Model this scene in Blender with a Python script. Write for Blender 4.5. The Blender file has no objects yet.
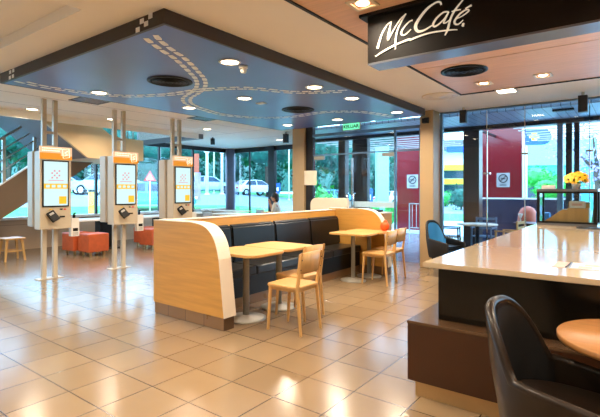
import bpy, bmesh, math, random
from mathutils import Vector, Matrix
random.seed(7)
PI = math.pi
scene = bpy.context.scene
COL = scene.collection

# ------------------------------------------------------------------ materials
def L(c):
    return tuple(((v/255)/12.92 if v/255 <= .04045 else ((v/255+.055)/1.055)**2.4) for v in c) + (1,)
def new_mat(name):
    m = bpy.data.materials.new(name); m.use_nodes = True
    nt = m.node_tree; b = nt.nodes['Principled BSDF']
    return m, nt, b
def coords(nt, scale=(1,1,1), loc=(0,0,0)):
    tc = nt.nodes.new('ShaderNodeTexCoord'); mp = nt.nodes.new('ShaderNodeMapping')
    mp.inputs['Scale'].default_value = scale; mp.inputs['Location'].default_value = loc
    nt.links.new(tc.outputs['Object'], mp.inputs['Vector']); return mp.outputs[0]
def plain(name, c, rough=.5, metal=0, var=.06, scale=6, stretch=(1,1,1), bump=0, coat=0, spec=.5):
    m, nt, b = new_mat(name)
    v = coords(nt, tuple(scale*s for s in stretch))
    n = nt.nodes.new('ShaderNodeTexNoise'); n.inputs['Scale'].default_value = 1; n.inputs['Detail'].default_value = 4
    nt.links.new(v, n.inputs['Vector'])
    r = nt.nodes.new('ShaderNodeValToRGB')
    k = L(c)
    r.color_ramp.elements[0].position = .3; r.color_ramp.elements[1].position = .7
    r.color_ramp.elements[0].color = tuple(max(0, x*(1-var)) for x in k[:3])+(1,)
    r.color_ramp.elements[1].color = tuple(min(1, x*(1+var)) for x in k[:3])+(1,)
    nt.links.new(n.outputs[0], r.inputs[0]); nt.links.new(r.outputs[0], b.inputs['Base Color'])
    b.inputs['Roughness'].default_value = rough; b.inputs['Metallic'].default_value = metal
    b.inputs['Specular IOR Level'].default_value = spec
    if coat: b.inputs['Coat Weight'].default_value = coat; b.inputs['Coat Roughness'].default_value = .08
    if bump:
        bp = nt.nodes.new('ShaderNodeBump'); bp.inputs['Strength'].default_value = bump; bp.inputs['Distance'].default_value = .01
        nt.links.new(n.outputs[0], bp.inputs['Height']); nt.links.new(bp.outputs[0], b.inputs['Normal'])
    return m
def emis(name, c, s, k=1):
    m, nt, b = new_mat(name)
    b.inputs['Base Color'].default_value = tuple(v*k for v in L(c)[:3])+(1,); b.inputs['Emission Color'].default_value = L(c)
    b.inputs['Emission Strength'].default_value = s; return m
def tiles(name, c1, c2, mortar, w, h, loc=(0,0,0), ms=.004, rough=.2, offset=0, rot=None, var=.5):
    m, nt, b = new_mat(name)
    tc = nt.nodes.new('ShaderNodeTexCoord'); mp = nt.nodes.new('ShaderNodeMapping')
    mp.inputs['Location'].default_value = loc
    if rot: mp.inputs['Rotation'].default_value = rot
    nt.links.new(tc.outputs['Object'], mp.inputs['Vector'])
    br = nt.nodes.new('ShaderNodeTexBrick'); br.offset = offset; br.squash = 1
    br.inputs['Scale'].default_value = 1; br.inputs['Brick Width'].default_value = w; br.inputs['Row Height'].default_value = h
    br.inputs['Mortar Size'].default_value = ms; br.inputs['Mortar Smooth'].default_value = .2
    br.inputs['Color1'].default_value = L(c1); br.inputs['Color2'].default_value = L(c2); br.inputs['Mortar'].default_value = L(mortar)
    nt.links.new(mp.outputs[0], br.inputs['Vector'])
    n = nt.nodes.new('ShaderNodeTexNoise'); n.inputs['Scale'].default_value = 3.5; n.inputs['Detail'].default_value = 6
    nt.links.new(tc.outputs['Object'], n.inputs['Vector'])
    mx = nt.nodes.new('ShaderNodeMix'); mx.data_type = 'RGBA'; mx.blend_type = 'MULTIPLY'; mx.inputs[0].default_value = var
    r = nt.nodes.new('ShaderNodeValToRGB'); r.color_ramp.elements[0].position = .2; r.color_ramp.elements[1].position = .85
    r.color_ramp.elements[0].color = (.86,.85,.84,1); r.color_ramp.elements[1].color = (1,1,1,1)
    nt.links.new(n.outputs[0], r.inputs[0]); nt.links.new(br.outputs['Color'], mx.inputs[6]); nt.links.new(r.outputs[0], mx.inputs[7])
    nt.links.new(mx.outputs[2], b.inputs['Base Color'])
    mr = nt.nodes.new('ShaderNodeMapRange'); mr.inputs[3].default_value = rough; mr.inputs[4].default_value = rough+.07
    nt.links.new(n.outputs[0], mr.inputs[0]); nt.links.new(mr.outputs[0], b.inputs['Roughness'])
    bp = nt.nodes.new('ShaderNodeBump'); bp.inputs['Strength'].default_value = .25; bp.inputs['Distance'].default_value = .003; bp.invert = True
    nt.links.new(br.outputs['Fac'], bp.inputs['Height']); nt.links.new(bp.outputs[0], b.inputs['Normal'])
    return m
def glass_mat(name, tint=(.93,.97,1,1), ior=1.4):
    m = bpy.data.materials.new(name); m.use_nodes = True; nt = m.node_tree; nt.nodes.clear()
    o = nt.nodes.new('ShaderNodeOutputMaterial'); t = nt.nodes.new('ShaderNodeBsdfTransparent'); g = nt.nodes.new('ShaderNodeBsdfGlossy')
    t.inputs[0].default_value = tint; g.inputs['Roughness'].default_value = .02
    f = nt.nodes.new('ShaderNodeFresnel'); f.inputs[0].default_value = ior
    x = nt.nodes.new('ShaderNodeMixShader'); nt.links.new(f.outputs[0], x.inputs[0]); nt.links.new(t.outputs[0], x.inputs[1]); nt.links.new(g.outputs[0], x.inputs[2])
    nt.links.new(x.outputs[0], o.inputs[0]); return m

M = {}
M['floor'] = tiles('floor_tiles', (152,128,98), (140,117,89), (64,48,34), .402, .402, (3.19,-1.525,0), .0045, .16)
M['verandatile'] = tiles('veranda_tiles', (150,160,170), (140,151,162), (84,88,92), .402, .402, (3.19,-1.525,0), .0045, .12)  # blue-grey base carries the sky's reflection on the floor
M['kick'] = tiles('kick_tiles', (150,116,78), (140,106,70), (90,66,44), .30, .6, (0,0,0), .004, .25, rot=(PI/2,0,0))
M['lowtile'] = tiles('low_wall_tiles', (196,170,144), (188,162,137), (120,100,84), .6, .75, (0,0,0), .004, .35, rot=(PI/2,0,PI/2))
M['ceil'] = plain('ceiling_paint', (250,246,237), .75, var=.02, scale=1)
M['blue'] = plain('blue_ceiling_panel', (84,106,170), .36, var=.12, scale=.9)
M['fascia'] = plain('dark_fascia', (52,38,26), .5)
M['woodceil'] = plain('ceiling_veneer', (234,192,160), .45, var=.08, scale=3, stretch=(1,14,1))
M['black'] = plain('matt_black', (14,12,11), .5, spec=.3)
M['signface'] = plain('sign_face', (13,9,6), .6, var=.1, spec=.25)
M['signmetal'] = plain('sign_edge_metal', (120,125,135), .3, .7)
M['letter'] = emis('sign_letters', (225,218,200), .35)
M['ash'] = plain('ash_laminate', (210,156,76), .38, var=.09, scale=2, stretch=(1.2,1.2,16))
M['ashtop'] = plain('ash_table_top', (208,164,102), .32, var=.08, scale=2.2, stretch=(14,1,1))
M['oak'] = plain('oak_chair_wood', (208,164,102), .38, var=.10, scale=4, stretch=(5,5,1))
M['edge'] = plain('cream_edge', (234,222,202), .4, var=.02)
M['vinyl'] = plain('dark_vinyl', (17,16,15), .4, var=.12, scale=8, bump=.05, spec=.35)
M['seatv'] = plain('seat_vinyl', (30,27,23), .32, var=.12, scale=8, bump=.05)
M['grey'] = plain('grey_metal', (170,168,160), .36, .25)
M['post'] = plain('post_metal', (206,196,178), .4, .1, var=.04)
M['kiosk'] = plain('kiosk_body', (206,192,168), .4, var=.03)
M['kioskside'] = plain('kiosk_side', (190,176,156), .4, var=.03)
M['counter'] = plain('stone_counter', (204,185,154), .12, var=.04, scale=14, coat=.3)
M['cpanel'] = plain('dark_gloss_panel', (18,14,9), .2, var=.15, scale=2, coat=.1, spec=.35)
M['ledge'] = plain('ledge_front', (62,33,14), .3, var=.2, scale=1.6)
M['ledgetop'] = plain('ledge_top', (92,68,48), .2, var=.1, scale=3)
M['brass'] = plain('brushed_kick', (196,166,120), .3, .75)
M['leather'] = plain('brown_leather', (36,26,18), .34, var=.15, scale=14, bump=.12, coat=.12, spec=.4)
M['blackfab'] = plain('black_lining', (14,12,12), .6)
M['chrome'] = plain('chrome', (210,210,212), .12, 1, var=.02)
M['tablewood'] = plain('warm_table_veneer', (170,120,70), .34, var=.16, scale=2.5, stretch=(1,12,1))
M['white'] = plain('white_paint', (238,236,230), .45, var=.03)
M['whitescreen'] = emis('screen_white', (206,238,240), .82, .06)
M['yellowscreen'] = emis('screen_yellow', (246,196,40), .82, .06)
M['pinkscreen'] = emis('screen_pink', (232,150,170), .75, .06)
M['orange'] = emis('header_orange', (255,165,40), .42, .5)
M['peach'] = emis('header_peach', (255,218,178), .42, .6)
M['headwhite'] = emis('header_white', (255,245,225), .8)
M['redd'] = plain('red_plastic', (214,44,34), .4)
M['yel'] = plain('yellow_paint', (246,200,46), .45)
M['ottoman'] = plain('orange_leather', (206,98,54), .45, var=.1, scale=10)
M['redwall'] = plain('red_panel', (128,16,30), .22, var=.1, scale=1, coat=.3)
M['navy'] = plain('dark_lower_panel', (34,38,60), .3, var=.2)
M['dark'] = plain('dark_frame', (38,38,42), .4, .2)
M['bluegrey'] = plain('blue_grey_metal', (110,140,170), .35, .4)
M['darktile'] = tiles('dark_pillar_tiles', (84,68,60), (74,60,54), (46,40,38), .45, .3, (0,0,0), .005, .28, rot=(PI/2,0,0))
M['pillar'] = plain('pillar_paint', (180,154,116), .5, var=.04, scale=2)
M['slat'] = tiles('slatted_soffit', (150,170,190), (140,160,182), (84,98,112), .14, 30, (0,0,0), .008, .35)
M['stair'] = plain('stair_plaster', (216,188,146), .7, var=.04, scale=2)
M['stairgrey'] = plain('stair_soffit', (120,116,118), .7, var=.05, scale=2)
M['steel'] = plain('rail_steel', (176,182,178), .35, .3)
M['glass'] = glass_mat('window_glass')
M['caseglass'] = glass_mat('case_glass', (.92,.97,.98,1), 1.25)
M['lampon'] = emis('lamp_on', (255,232,196), 14)
M['coveon'] = emis('lamp_warm', (255,206,140), 6)
M['staird'] = plain('stair_stringer', (122,100,78), .6, var=.04, scale=2)
M['printw'] = plain('print_white', (250,250,250), .5, var=.01)
M['frost'] = plain('frosted_band', (190,220,238), .5, var=.02)
M['colgrey'] = plain('grey_column', (120,124,146), .45, .1)
M['exit'] = emis('exit_green', (110,236,180), .95)
M['exittext'] = emis('exit_letters', (10,70,50), .02)
M['paper'] = plain('paper', (235,222,200), .6)
M['signgrey'] = plain('sign_grey', (176,172,168), .45)
M['skin'] = plain('skin', (205,150,120), .5)
M['hair'] = plain('dark_hair', (22,16,14), .5)
M['shirt'] = plain('pale_shirt', (226,212,190), .7)
M['trouser'] = plain('dark_trousers', (40,44,60), .7)
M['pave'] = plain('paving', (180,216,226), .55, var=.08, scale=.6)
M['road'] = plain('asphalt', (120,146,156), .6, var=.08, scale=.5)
M['grass'] = plain('grass_bank', (70,170,90), .8, var=.25, scale=2)
M['leafd'] = plain('leaf_dark', (26,100,84), .6, var=.4, scale=3)
M['leafb'] = plain('leaf_bright', (72,190,90), .55, var=.35, scale=3)
M['leafp'] = plain('leaf_purple', (170,150,190), .6, var=.3, scale=3)
M['bark'] = plain('bark', (90,76,64), .8, var=.2)
M['petal'] = plain('petal', (250,190,20), .5, var=.12, scale=30)
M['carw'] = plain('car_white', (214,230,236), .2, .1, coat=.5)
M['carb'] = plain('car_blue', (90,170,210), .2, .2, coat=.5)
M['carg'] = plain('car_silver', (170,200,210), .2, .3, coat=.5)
M['carglass'] = plain('car_glass', (30,60,80), .08, .1)
M['tyre'] = plain('tyre', (24,24,26), .8)
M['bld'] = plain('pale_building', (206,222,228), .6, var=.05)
M['bldy'] = plain('yellow_band', (244,196,50), .5)
M['teal'] = plain('teal_cladding', (90,190,184), .5)
M['signblue'] = plain('blue_sign', (22,84,214), .35)
M['cyan'] = plain('cyan_cladding', (150,230,235), .5)
M['orangebag'] = plain('orange_paper', (240,92,28), .6, var=.15, scale=20)
M['food'] = plain('pastry', (226,190,110), .6, var=.25, scale=30)
M['boxwhite'] = plain('carton_white', (236,232,226), .6)
M['pink'] = plain('pink_card', (226,186,176), .6)
M['bluereflfab'] = plain('blue_reflection_and_goods', (60,150,220), .5)  # painted reflection on the armchair lining; plain blue on bag and card
M['coral'] = plain('coral_plastic', (196,92,62), .45)

M['floor'].node_tree.nodes['Principled BSDF'].inputs['Specular IOR Level'].default_value = .9
# ------------------------------------------------------------------ mesh building
class MB:
    def __init__(s, *mats):
        s.bm = bmesh.new(); s.mats = list(mats)
    def _mi(s, m):
        if m is None: return 0
        if m not in s.mats: s.mats.append(m)
        return s.mats.index(m)
    def _merge(s, t, m, mw=None, smooth=False):
        i = s._mi(m)
        if mw is not None: bmesh.ops.transform(t, matrix=mw, verts=t.verts)
        vm = {}
        for v in t.verts: vm[v] = s.bm.verts.new(v.co)
        for f in t.faces:
            try:
                g = s.bm.faces.new([vm[v] for v in f.verts]); g.material_index = i; g.smooth = smooth or f.smooth
            except ValueError: pass
        t.free(); return s
    def box(s, x0, x1, y0, y1, z0, z1, m=None, bev=0, mw=None, seg=2):
        t = bmesh.new(); bmesh.ops.create_cube(t, size=1)
        bmesh.ops.transform(t, matrix=Matrix.Translation(((x0+x1)/2,(y0+y1)/2,(z0+z1)/2)) @ Matrix.Diagonal((abs(x1-x0),abs(y1-y0),abs(z1-z0),1)), verts=t.verts)
        if bev: bmesh.ops.bevel(t, geom=t.edges[:], offset=bev, segments=seg, affect='EDGES', profile=.7)
        return s._merge(t, m, mw)
    def vbox(s, pts, z0, z1, m=None, bev=0, mw=None, vb=0):
        """vertical prism from plan outline"""
        t = bmesh.new(); vs = [t.verts.new((p[0],p[1],z0)) for p in pts]; f = t.faces.new(vs)
        r = bmesh.ops.extrude_face_region(t, geom=[f]); bmesh.ops.translate(t, vec=(0,0,z1-z0), verts=[e for e in r['geom'] if isinstance(e, bmesh.types.BMVert)])
        bmesh.ops.recalc_face_normals(t, faces=t.faces)
        if bev:
            es = [e for e in t.edges if abs(e.verts[0].co.z-e.verts[1].co.z) < 1e-6]
            bmesh.ops.bevel(t, geom=es, offset=bev, segments=2, affect='EDGES')
        return s._merge(t, m, mw)
    def prism(s, pts, axis, a, b, m=None, bev=0, mw=None):
        """outline pts in the plane across axis ('x': (y,z), 'y': (x,z)) pushed from a to b"""
        t = bmesh.new()
        f3 = (lambda p, c: (c,p[0],p[1])) if axis == 'x' else (lambda p, c: (p[0],c,p[1]))
        f = t.faces.new([t.verts.new(f3(p,a)) for p in pts])
        r = bmesh.ops.extrude_face_region(t, geom=[f])
        bmesh.ops.translate(t, vec=((b-a,0,0) if axis=='x' else (0,b-a,0)), verts=[e for e in r['geom'] if isinstance(e, bmesh.types.BMVert)])
        bmesh.ops.recalc_face_normals(t, faces=t.faces)
        if bev: bmesh.ops.bevel(t, geom=t.edges[:], offset=bev, segments=2, affect='EDGES')
        return s._merge(t, m, mw)
    def bar(s, p, q, w, d=None, m=None, w2=None, bev=0):
        """tapered rectangular bar from p to q"""
        p, q = Vector(p), Vector(q); d = d or w; k = (w2 or w)/w
        ax = (q-p).normalized(); up = Vector((0,0,1)) if abs(ax.z) < .9 else Vector((0,1,0))
        u = ax.cross(up).normalized(); v = u.cross(ax).normalized()
        t = bmesh.new(); ring = []
        for c, f in ((p,1),(q,k)):
            ring.append([t.verts.new(c+u*(a*w/2*f)+v*(b*d/2*f)) for a, b in ((-1,-1),(1,-1),(1,1),(-1,1))])
        for i in range(4): t.faces.new((ring[0][i],ring[0][(i+1)%4],ring[1][(i+1)%4],ring[1][i]))
        t.faces.new(ring[0][::-1]); t.faces.new(ring[1]); bmesh.ops.recalc_face_normals(t, faces=t.faces)
        if bev: bmesh.ops.bevel(t, geom=t.edges[:], offset=bev, segments=2, affect='EDGES')
        return s._merge(t, m)
    def tube(s, pts, r, m=None, seg=10, closed=False):
        pts = [Vector(p) for p in pts]; n = len(pts); rs = r if isinstance(r,(list,tuple)) else [r]*n
        t = bmesh.new(); rings = []; u = None
        for i, p in enumerate(pts):
            a = pts[(i-1) % n] if (closed or i) else p; b = pts[(i+1) % n] if (closed or i < n-1) else p
            ax = (b-a).normalized()
            if u is None: u = ax.orthogonal().normalized()
            u = (u-ax*u.dot(ax)).normalized(); w = ax.cross(u)
            rings.append([t.verts.new(p+(u*math.cos(2*PI*k/seg)+w*math.sin(2*PI*k/seg))*rs[i]) for k in range(seg)])
        for i in range(n if closed else n-1):
            A, B = rings[i], rings[(i+1) % n]
            for k in range(seg): t.faces.new((A[k],A[(k+1)%seg],B[(k+1)%seg],B[k])).smooth = True
        if not closed: t.faces.new(rings[0][::-1]); t.faces.new(rings[-1])
        bmesh.ops.recalc_face_normals(t, faces=t.faces)
        return s._merge(t, m)
    def lathe(s, prof, m=None, c=(0,0,0), seg=32, mw=None):
        t = bmesh.new(); rings = []
        for r, z in prof:
            rings.append([t.verts.new((c[0]+max(r,1e-4)*math.cos(2*PI*k/seg), c[1]+max(r,1e-4)*math.sin(2*PI*k/seg), c[2]+z)) for k in range(seg)])
        for A, B in zip(rings, rings[1:]):
            for k in range(seg): t.faces.new((A[k],A[(k+1)%seg],B[(k+1)%seg],B[k])).smooth = True
        t.faces.new(rings[0][::-1]); t.faces.new(rings[-1])
        bmesh.ops.recalc_face_normals(t, faces=t.faces)
        return s._merge(t, m, mw)
    def ball(s, c, r, m=None, sc=(1,1,1), sub=3, noise=0, mw=None):
        t = bmesh.new(); bmesh.ops.create_icosphere(t, subdivisions=sub, radius=r)
        for v in t.verts:
            if noise: v.co *= 1+random.uniform(-noise, noise)
            v.co = Vector((v.co.x*sc[0]+c[0], v.co.y*sc[1]+c[1], v.co.z*sc[2]+c[2]))
        for f in t.faces: f.smooth = True
        return s._merge(t, m, mw)
    def face(s, pts, m=None):
        f = s.bm.faces.new([s.bm.verts.new(p) for p in pts]); f.material_index = s._mi(m); return s
    def build(s, name, parent=None, loc=None, auto=True):
        me = bpy.data.meshes.new(name); s.bm.normal_update(); s.bm.to_mesh(me); s.bm.free()
        for m in s.mats: me.materials.append(m if not isinstance(m, str) else M[m])
        o = bpy.data.objects.new(name, me); COL.objects.link(o)
        if parent: o.parent = parent
        if loc: o.location = loc
        return o
def mb(m): return MB(M[m])
_mi0 = MB._mi
def _mi(s, m):
    if isinstance(m, str): m = M[m]
    return _mi0(s, m)
MB._mi = _mi
def tag(o, label=None, cat=None, group=None, kind=None):
    if label: o['label'] = label
    if cat: o['category'] = cat
    if group: o['group'] = group
    if kind: o['kind'] = kind
    return o
def thing(name, label, cat, loc=(0,0,0), rz=0, group=None):
    o = bpy.data.objects.new(name, None); COL.objects.link(o); o.location = loc; o.rotation_euler = (0,0,rz)
    return tag(o, label, cat, group)
def struct(o, label=None): o['kind'] = 'structure'; return tag(o, label)
def kids(o): return [c for c in bpy.data.objects if c.parent == o]
def dup(o, loc, rz=0, label=None, parent=None, group=None):
    c = o.copy(); COL.objects.link(c)
    for ch in kids(o):
        if ch is c: continue
        dup_child(ch, c)
    c.location = loc; c.rotation_euler = (0,0,rz)
    if label: c['label'] = label
    if group: c['group'] = group
    return c
def dup_child(o, p):
    c = o.copy(); COL.objects.link(c); c.parent = p
    for ch in kids(o):
        if ch is not c: dup_child(ch, c)
    return c
def arc(cx, cy, r, a0, a1, n=8):
    return [(cx+r*math.cos(a0+(a1-a0)*i/n), cy+r*math.sin(a0+(a1-a0)*i/n)) for i in range(n+1)]
def rrect(x0, x1, y0, y1, r, n=6):
    return arc(x1-r,y1-r,r,0,PI/2,n)+arc(x0+r,y1-r,r,PI/2,PI,n)+arc(x0+r,y0+r,r,PI,1.5*PI,n)+arc(x1-r,y0+r,r,1.5*PI,2*PI,n)
def smooth_path(pts, n=4):
    P = [Vector(p) for p in pts]; P = [P[0]]+P+[P[-1]]; out = []
    for i in range(1, len(P)-2):
        for k in range(n):
            t = k/n; a,b,c,d = P[i-1],P[i],P[i+1],P[i+2]
            out.append(.5*((2*b)+(-a+c)*t+(2*a-5*b+4*c-d)*t*t+(-a+3*b-3*c+d)*t**3))
    return out+[P[-2]]
GL = .22; PW, SKY, EXPO = 20.5, 6, .42
# ================================================================== SETTING
ZC = 2.87
struct(mb('floor').box(-11.6,5,-4.5,8.3,-.05,0).vbox([(-11.6,8.3),(-6.3,8.3),(-8.45,11.2),(-11.6,11.2)],-.05,0).build('floor'))
# cream ceiling, notched around the stair void
c = mb('ceil')
c.vbox([(-9.0,-4.5),(-2.1,-4.5),(-2.1,1.50),(-9.0,1.50)], ZC, ZC+.25).box(-9.0,-6.2,1.50,1.80,ZC,ZC+.25).box(-3.56,-2.1,1.50,1.80,ZC,ZC+.25).box(-6.2,-3.56,1.50,1.80,ZC+.10,ZC+.25)
c.vbox([(-9.0,1.80),(-2.1,1.80),(-2.1,8.38),(-6.3,8.38),(-8.5,11.3),(-11.7,11.3),(-11.7,7.6),(-9.0,7.6)], ZC, ZC+.25)
c.box(-2.1,5,6.86,8.38,ZC,ZC+.25)
struct(c.build('ceiling'))
struct(mb('black').box(-2.125,-2.10,-4.5,6.885,ZC-.012,ZC+.05).box(-2.1,5,6.86,6.885,ZC-.012,ZC+.05).build('trim_2'))
w = mb('woodceil').box(-2.1,5,-4.5,5.14,ZC,ZC+.05).box(-2.1,5,5.16,6.86,ZC,ZC+.05)
w.box(-2.1,5,5.14,5.16,ZC+.008,ZC+.04,'black')
for x in (.9,3.4): w.box(x,x+.012,-4.5,6.86,ZC-.001,ZC+.01,'black')
struct(w.build('ceiling'), 'warm wood veneer ceiling over the cafe counter')
# ceiling joints
j = mb('signgrey')
for y in (8.0,9.2,10.4): j.box(-9.0,-6.3,y,y+.012,ZC-.002,ZC+.01)
for x in (-7.4,-8.3): j.box(x,x+.012,2.5,8.2,ZC-.002,ZC+.01)
struct(j.build('trim_3'), 'thin joints between ceiling boards')

# blue dropped panel
bp = thing('ceiling_panel', 'large dropped blue-grey ceiling panel with dark edge and painted shoe prints', 'ceiling panel')
mb('blue').box(-6.29,-3.03,2.21,7.67,2.75,2.80).build('panel', bp)
mb('fascia').box(-6.33,-3.0,2.18,2.21,2.75,ZC).box(-3.03,-3.0,2.21,7.70,2.75,ZC).box(-6.33,-6.29,2.21,7.70,2.75,ZC).box(-6.29,-3.03,7.67,7.70,2.75,ZC).build('edge_fascia', bp)
T1 = [(-3.313,2.256),(-3.41,2.373),(-3.51,2.54),(-3.583,2.672),(-3.654,2.821),(-3.789,3.029),(-3.974,3.288),(-4.167,3.539),(-4.437,3.785),(-4.763,3.976),(-5.178,4.157),(-5.463,4.405),(-5.624,4.694),(-5.70,4.95),(-5.807,5.379),(-5.723,5.788),(-5.508,6.089),(-5.2,6.293),(-4.844,6.369),(-4.548,6.328),(-4.227,6.319),(-3.93,6.483),(-3.723,6.699),(-3.597,7.044),(-3.512,7.467)]
T2 = [(-5.97,2.16),(-6.02,2.34),(-6.08,2.6),(-6.06,2.78),(-6.021,3.028),(-5.956,3.275),(-5.712,3.583),(-5.317,3.798),(-4.988,3.885),(-4.626,3.928),(-4.422,4.008),(-4.118,4.165),(-3.949,4.365),(-3.744,4.744),(-3.419,4.989),(-3.116,5.141)]
fp = mb('printw')
def prints(T, step=.082, off=.052):
    P = smooth_path([(a,b,0) for a,b in T], 10); acc = 0; side = 1; nxt = 0
    for a, b in zip(P, P[1:]):
        d = (b-a); l = d.length
        if l < 1e-6: continue
        while nxt <= acc+l:
            p = a+d*((nxt-acc)/l); u = d/l; n = Vector((-u.y,u.x,0))*side
            c = p+n*off
            if -6.19 < c.x < -3.06 and 2.27 < c.y < 7.62:
                for s0, s1, w0, w1 in ((-.062,.018,.024,.03),(.026,.062,.03,.022)):
                    q = [c+u*s0-n*w0, c+u*s0+n*w0, c+u*s1+n*w1, c+u*s1-n*w1]
                    fp.vbox([(v.x,v.y) for v in (q if side > 0 else q[::-1])], 2.7475, 2.7505)
            side *= -1; nxt += step
        acc += l
prints(T1); prints(T2)
for (x, z) in ((-3.36,2.775),(-3.24,2.80),(-3.30,2.835),(-3.18,2.85),(-6.02,2.775),(-5.93,2.78),(-6.01,2.84),(-5.92,2.845)):
    fp.box(x-.028,x+.028,2.1775,2.181,z-.022,z+.02)
fp.build('painted_footprints', bp)

# ---- window wall on the left (x = -11.6)
wl = mb('lowtile').box(-11.75,-11.6,-1,11.2,0,.72)
struct(wl.build('wall_left'))
struct(mb('white').box(-11.78,-11.5,-1,11.2,.72,.78).build('trim_4'), 'white window sill above the low tiled wall')
ww = mb('dark')
for y in (1.0,3.6,6.3,8.3,9.6): ww.box(-11.7,-11.63,y-.03,y+.03,.78,2.87 if y > 7 else 4.6)
ww.box(-11.72,-11.6,7.6,11.2,2.74,2.87).box(-11.72,-11.6,-1,7.6,4.5,4.6)
wo = struct(ww.build('window_1'))
mb('glass').box(-11.675,-11.665,-1,11.2,.78,4.5 ).build('window_pane', wo)
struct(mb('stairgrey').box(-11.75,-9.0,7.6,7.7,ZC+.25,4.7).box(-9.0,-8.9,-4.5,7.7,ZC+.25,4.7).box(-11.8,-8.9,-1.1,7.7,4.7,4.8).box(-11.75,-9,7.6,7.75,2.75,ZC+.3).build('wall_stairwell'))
struct(mb('ceil').box(-9.02,-9.0,-4.5,7.6,2.74,ZC+.25).build('trim_5'), 'cream drop edge of the ceiling beside the stairwell')
# corner column and glazing at the back (y = 11.2)
struct(mb('colgrey').lathe([(.17,0),(.17,ZC)], c=(-11.45,11.1,0)).build('corner_column'), 'blue-grey round corner column')
b = mb('dark')
b.box(-11.3,-8.45,11.17,11.23,2.72,ZC).box(-9.68,-9.44,11.1,11.25,0,ZC).box(-11.3,-8.45,11.16,11.24,0,.12).box(-10.62,-10.58,11.17,11.22,.1,2.72)
wo = struct(b.build('window_2'))
mb('glass').box(-11.3,-8.45,11.195,11.205,.12,2.72).build('window_pane', wo)
mw = Matrix.Translation((-6.38,8.46,0)) @ Matrix.Rotation(math.atan2(2.75,-2.07),4,'Z')
wo = struct(mb('dark').box(0,3.42,-.03,.03,2.72,ZC,mw=mw).box(0,3.42,-.03,.03,0,.1,mw=mw).build('window_3')); mb('glass').box(0,3.42,-.005,.005,.1,2.72,mw=mw).build('window_pane', wo)
# pale glowing bulkhead lights over the window seats
struct(mb('pillar').box(-6.40,-6.06,8.2,8.52,0,ZC, bev=.01).build('pillar'), 'cream square pillar behind the booth')
struct(mb('dark').box(-6.05,-5.86,8.26,8.36,0,ZC).build('door_frame'), 'dark upright beside the cream pillar')
# entrance doors
dr = mb('bluegrey').box(-5.86,-3.3,8.27,8.33,2.19,2.22).box(-5.86,-3.3,8.25,8.35,2.62,2.68)
wo = struct(dr.build('door_frame'), 'slim metal head rail over the glass entrance')
mb('glass').box(-5.84,-3.32,8.295,8.305,2.22,2.62).build('transom_glass', wo)
for n, (x0, x1) in enumerate(((-5.84,-4.86),(-4.84,-3.86))):
    d = struct(mb('glass').box(x0,x1,8.29,8.305,.01,2.18).build('door_%d' % (n+1)), 'frameless glass entrance leaf')
    mb('grey').box(x0,x1,8.28,8.315,.01,.10).box(x0 if n==0 else x1-.28, x0+.28 if n==0 else x1, 8.275,8.32,2.10,2.18).build('patch_fitting', d)
    hx = x1-.07 if n == 0 else x0+.07
    mb('chrome').tube([(hx,8.28,.85),(hx,8.22,.87),(hx,8.22,1.33),(hx,8.28,1.35)], .016).build('door_handle', d)
    mb('frost').box(x0+.01,x1-.01,8.286,8.309,1.06,1.18).build('frosted_band', d)
    mb('chrome').box(x1-.012 if n==0 else x0,x1 if n==0 else x0+.012,8.288,8.307,.1,2.1).build('door_edge', d)
sd = struct(mb('bluegrey').box(-3.87,-3.84,8.27,8.33,0,2.62).box(-3.34,-3.30,8.27,8.33,0,2.62).build('window_4'))
mb('glass').box(-3.84,-3.34,8.295,8.305,0,2.62).build('window_pane', sd)
# cafe glazing, frameless, to the right of the pillar
gz = struct(mb('bluegrey').box(-2.93,-2.88,8.25,8.33,0,ZC).box(-2.9,5,8.28,8.33,ZC-.03,ZC).box(-2.9,5,8.28,8.33,0,.03).build('window_5'))
xs = [-2.88,-2.10,-1.49,-.57,.4,1.5,2.7,5]
for a, b_ in zip(xs, xs[1:]):
    p = mb('glass').box(a+.004,b_-.004,8.295,8.305,.03,ZC-.03).build('window_pane', gz)
for x in xs[1:4]:
    mb('chrome').box(x-.006,x+.006,8.285,8.315,.03,ZC-.03).build('glass_edge', gz)
    mb('chrome').box(x-.055,x+.055,8.27,8.33,2.02 if x>-2 else 1.70,2.05 if x>-2 else 1.73).build('glass_clip', gz)
struct(mb('pillar').box(-3.17,-2.92,7.88,8.22,0,ZC, bev=.008).build('pillar'), 'cream square pillar at the corner of the blue panel')
# rest of the room behind and right of the camera
struct(mb('ceil').box(-11.75,5.1,-4.6,-4.5,0,ZC+.2).build('wall_back'))
struct(mb('ledge').box(5,5.1,-4.5,8.3,0,ZC+.2).build('wall_right'))
struct(mb('ceil').box(-11.75,-11.6,-4.5,-1,0,4.7).build('wall_left'), 'plain cream wall beyond the window wall')

# ---- veranda
struct(mb('verandatile').vbox([(-6.3,8.3),(5,8.3),(5,13.9),(-10.4,13.9)],-.06,-.002).build('veranda_floor'), 'tiled veranda floor outside the glass, sky reflection put into its blue-grey colour')
struct(mb('slat').vbox([(-6.3,8.42),(5,8.42),(5,9.95),(-7.4,9.95)],2.80,2.86).build('veranda_ceiling'), 'blue-grey slatted soffit outside the glass')
struct(mb('dark').box(-7.5,5,9.95,10.15,2.72,2.9).build('trim_6'), 'dark beam at the outer edge of the soffit')
lv = mb('signgrey')
y = 10.4
while y < 14.2:
    lv.box(-7.6,-4.2,y,y+.07,2.80,2.825); lv.box(-2.2,5,y,y+.07,2.80,2.825); y += .52
for x in (-6.2,-3.0,.2,3.4): lv.box(x,x+.06,10.2,14.2,2.825,2.87,'dark')
lv.build('pergola_louvers'); struct(bpy.data.objects['pergola_louvers'], 'open louvered sun roof beyond the soffit')
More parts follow.
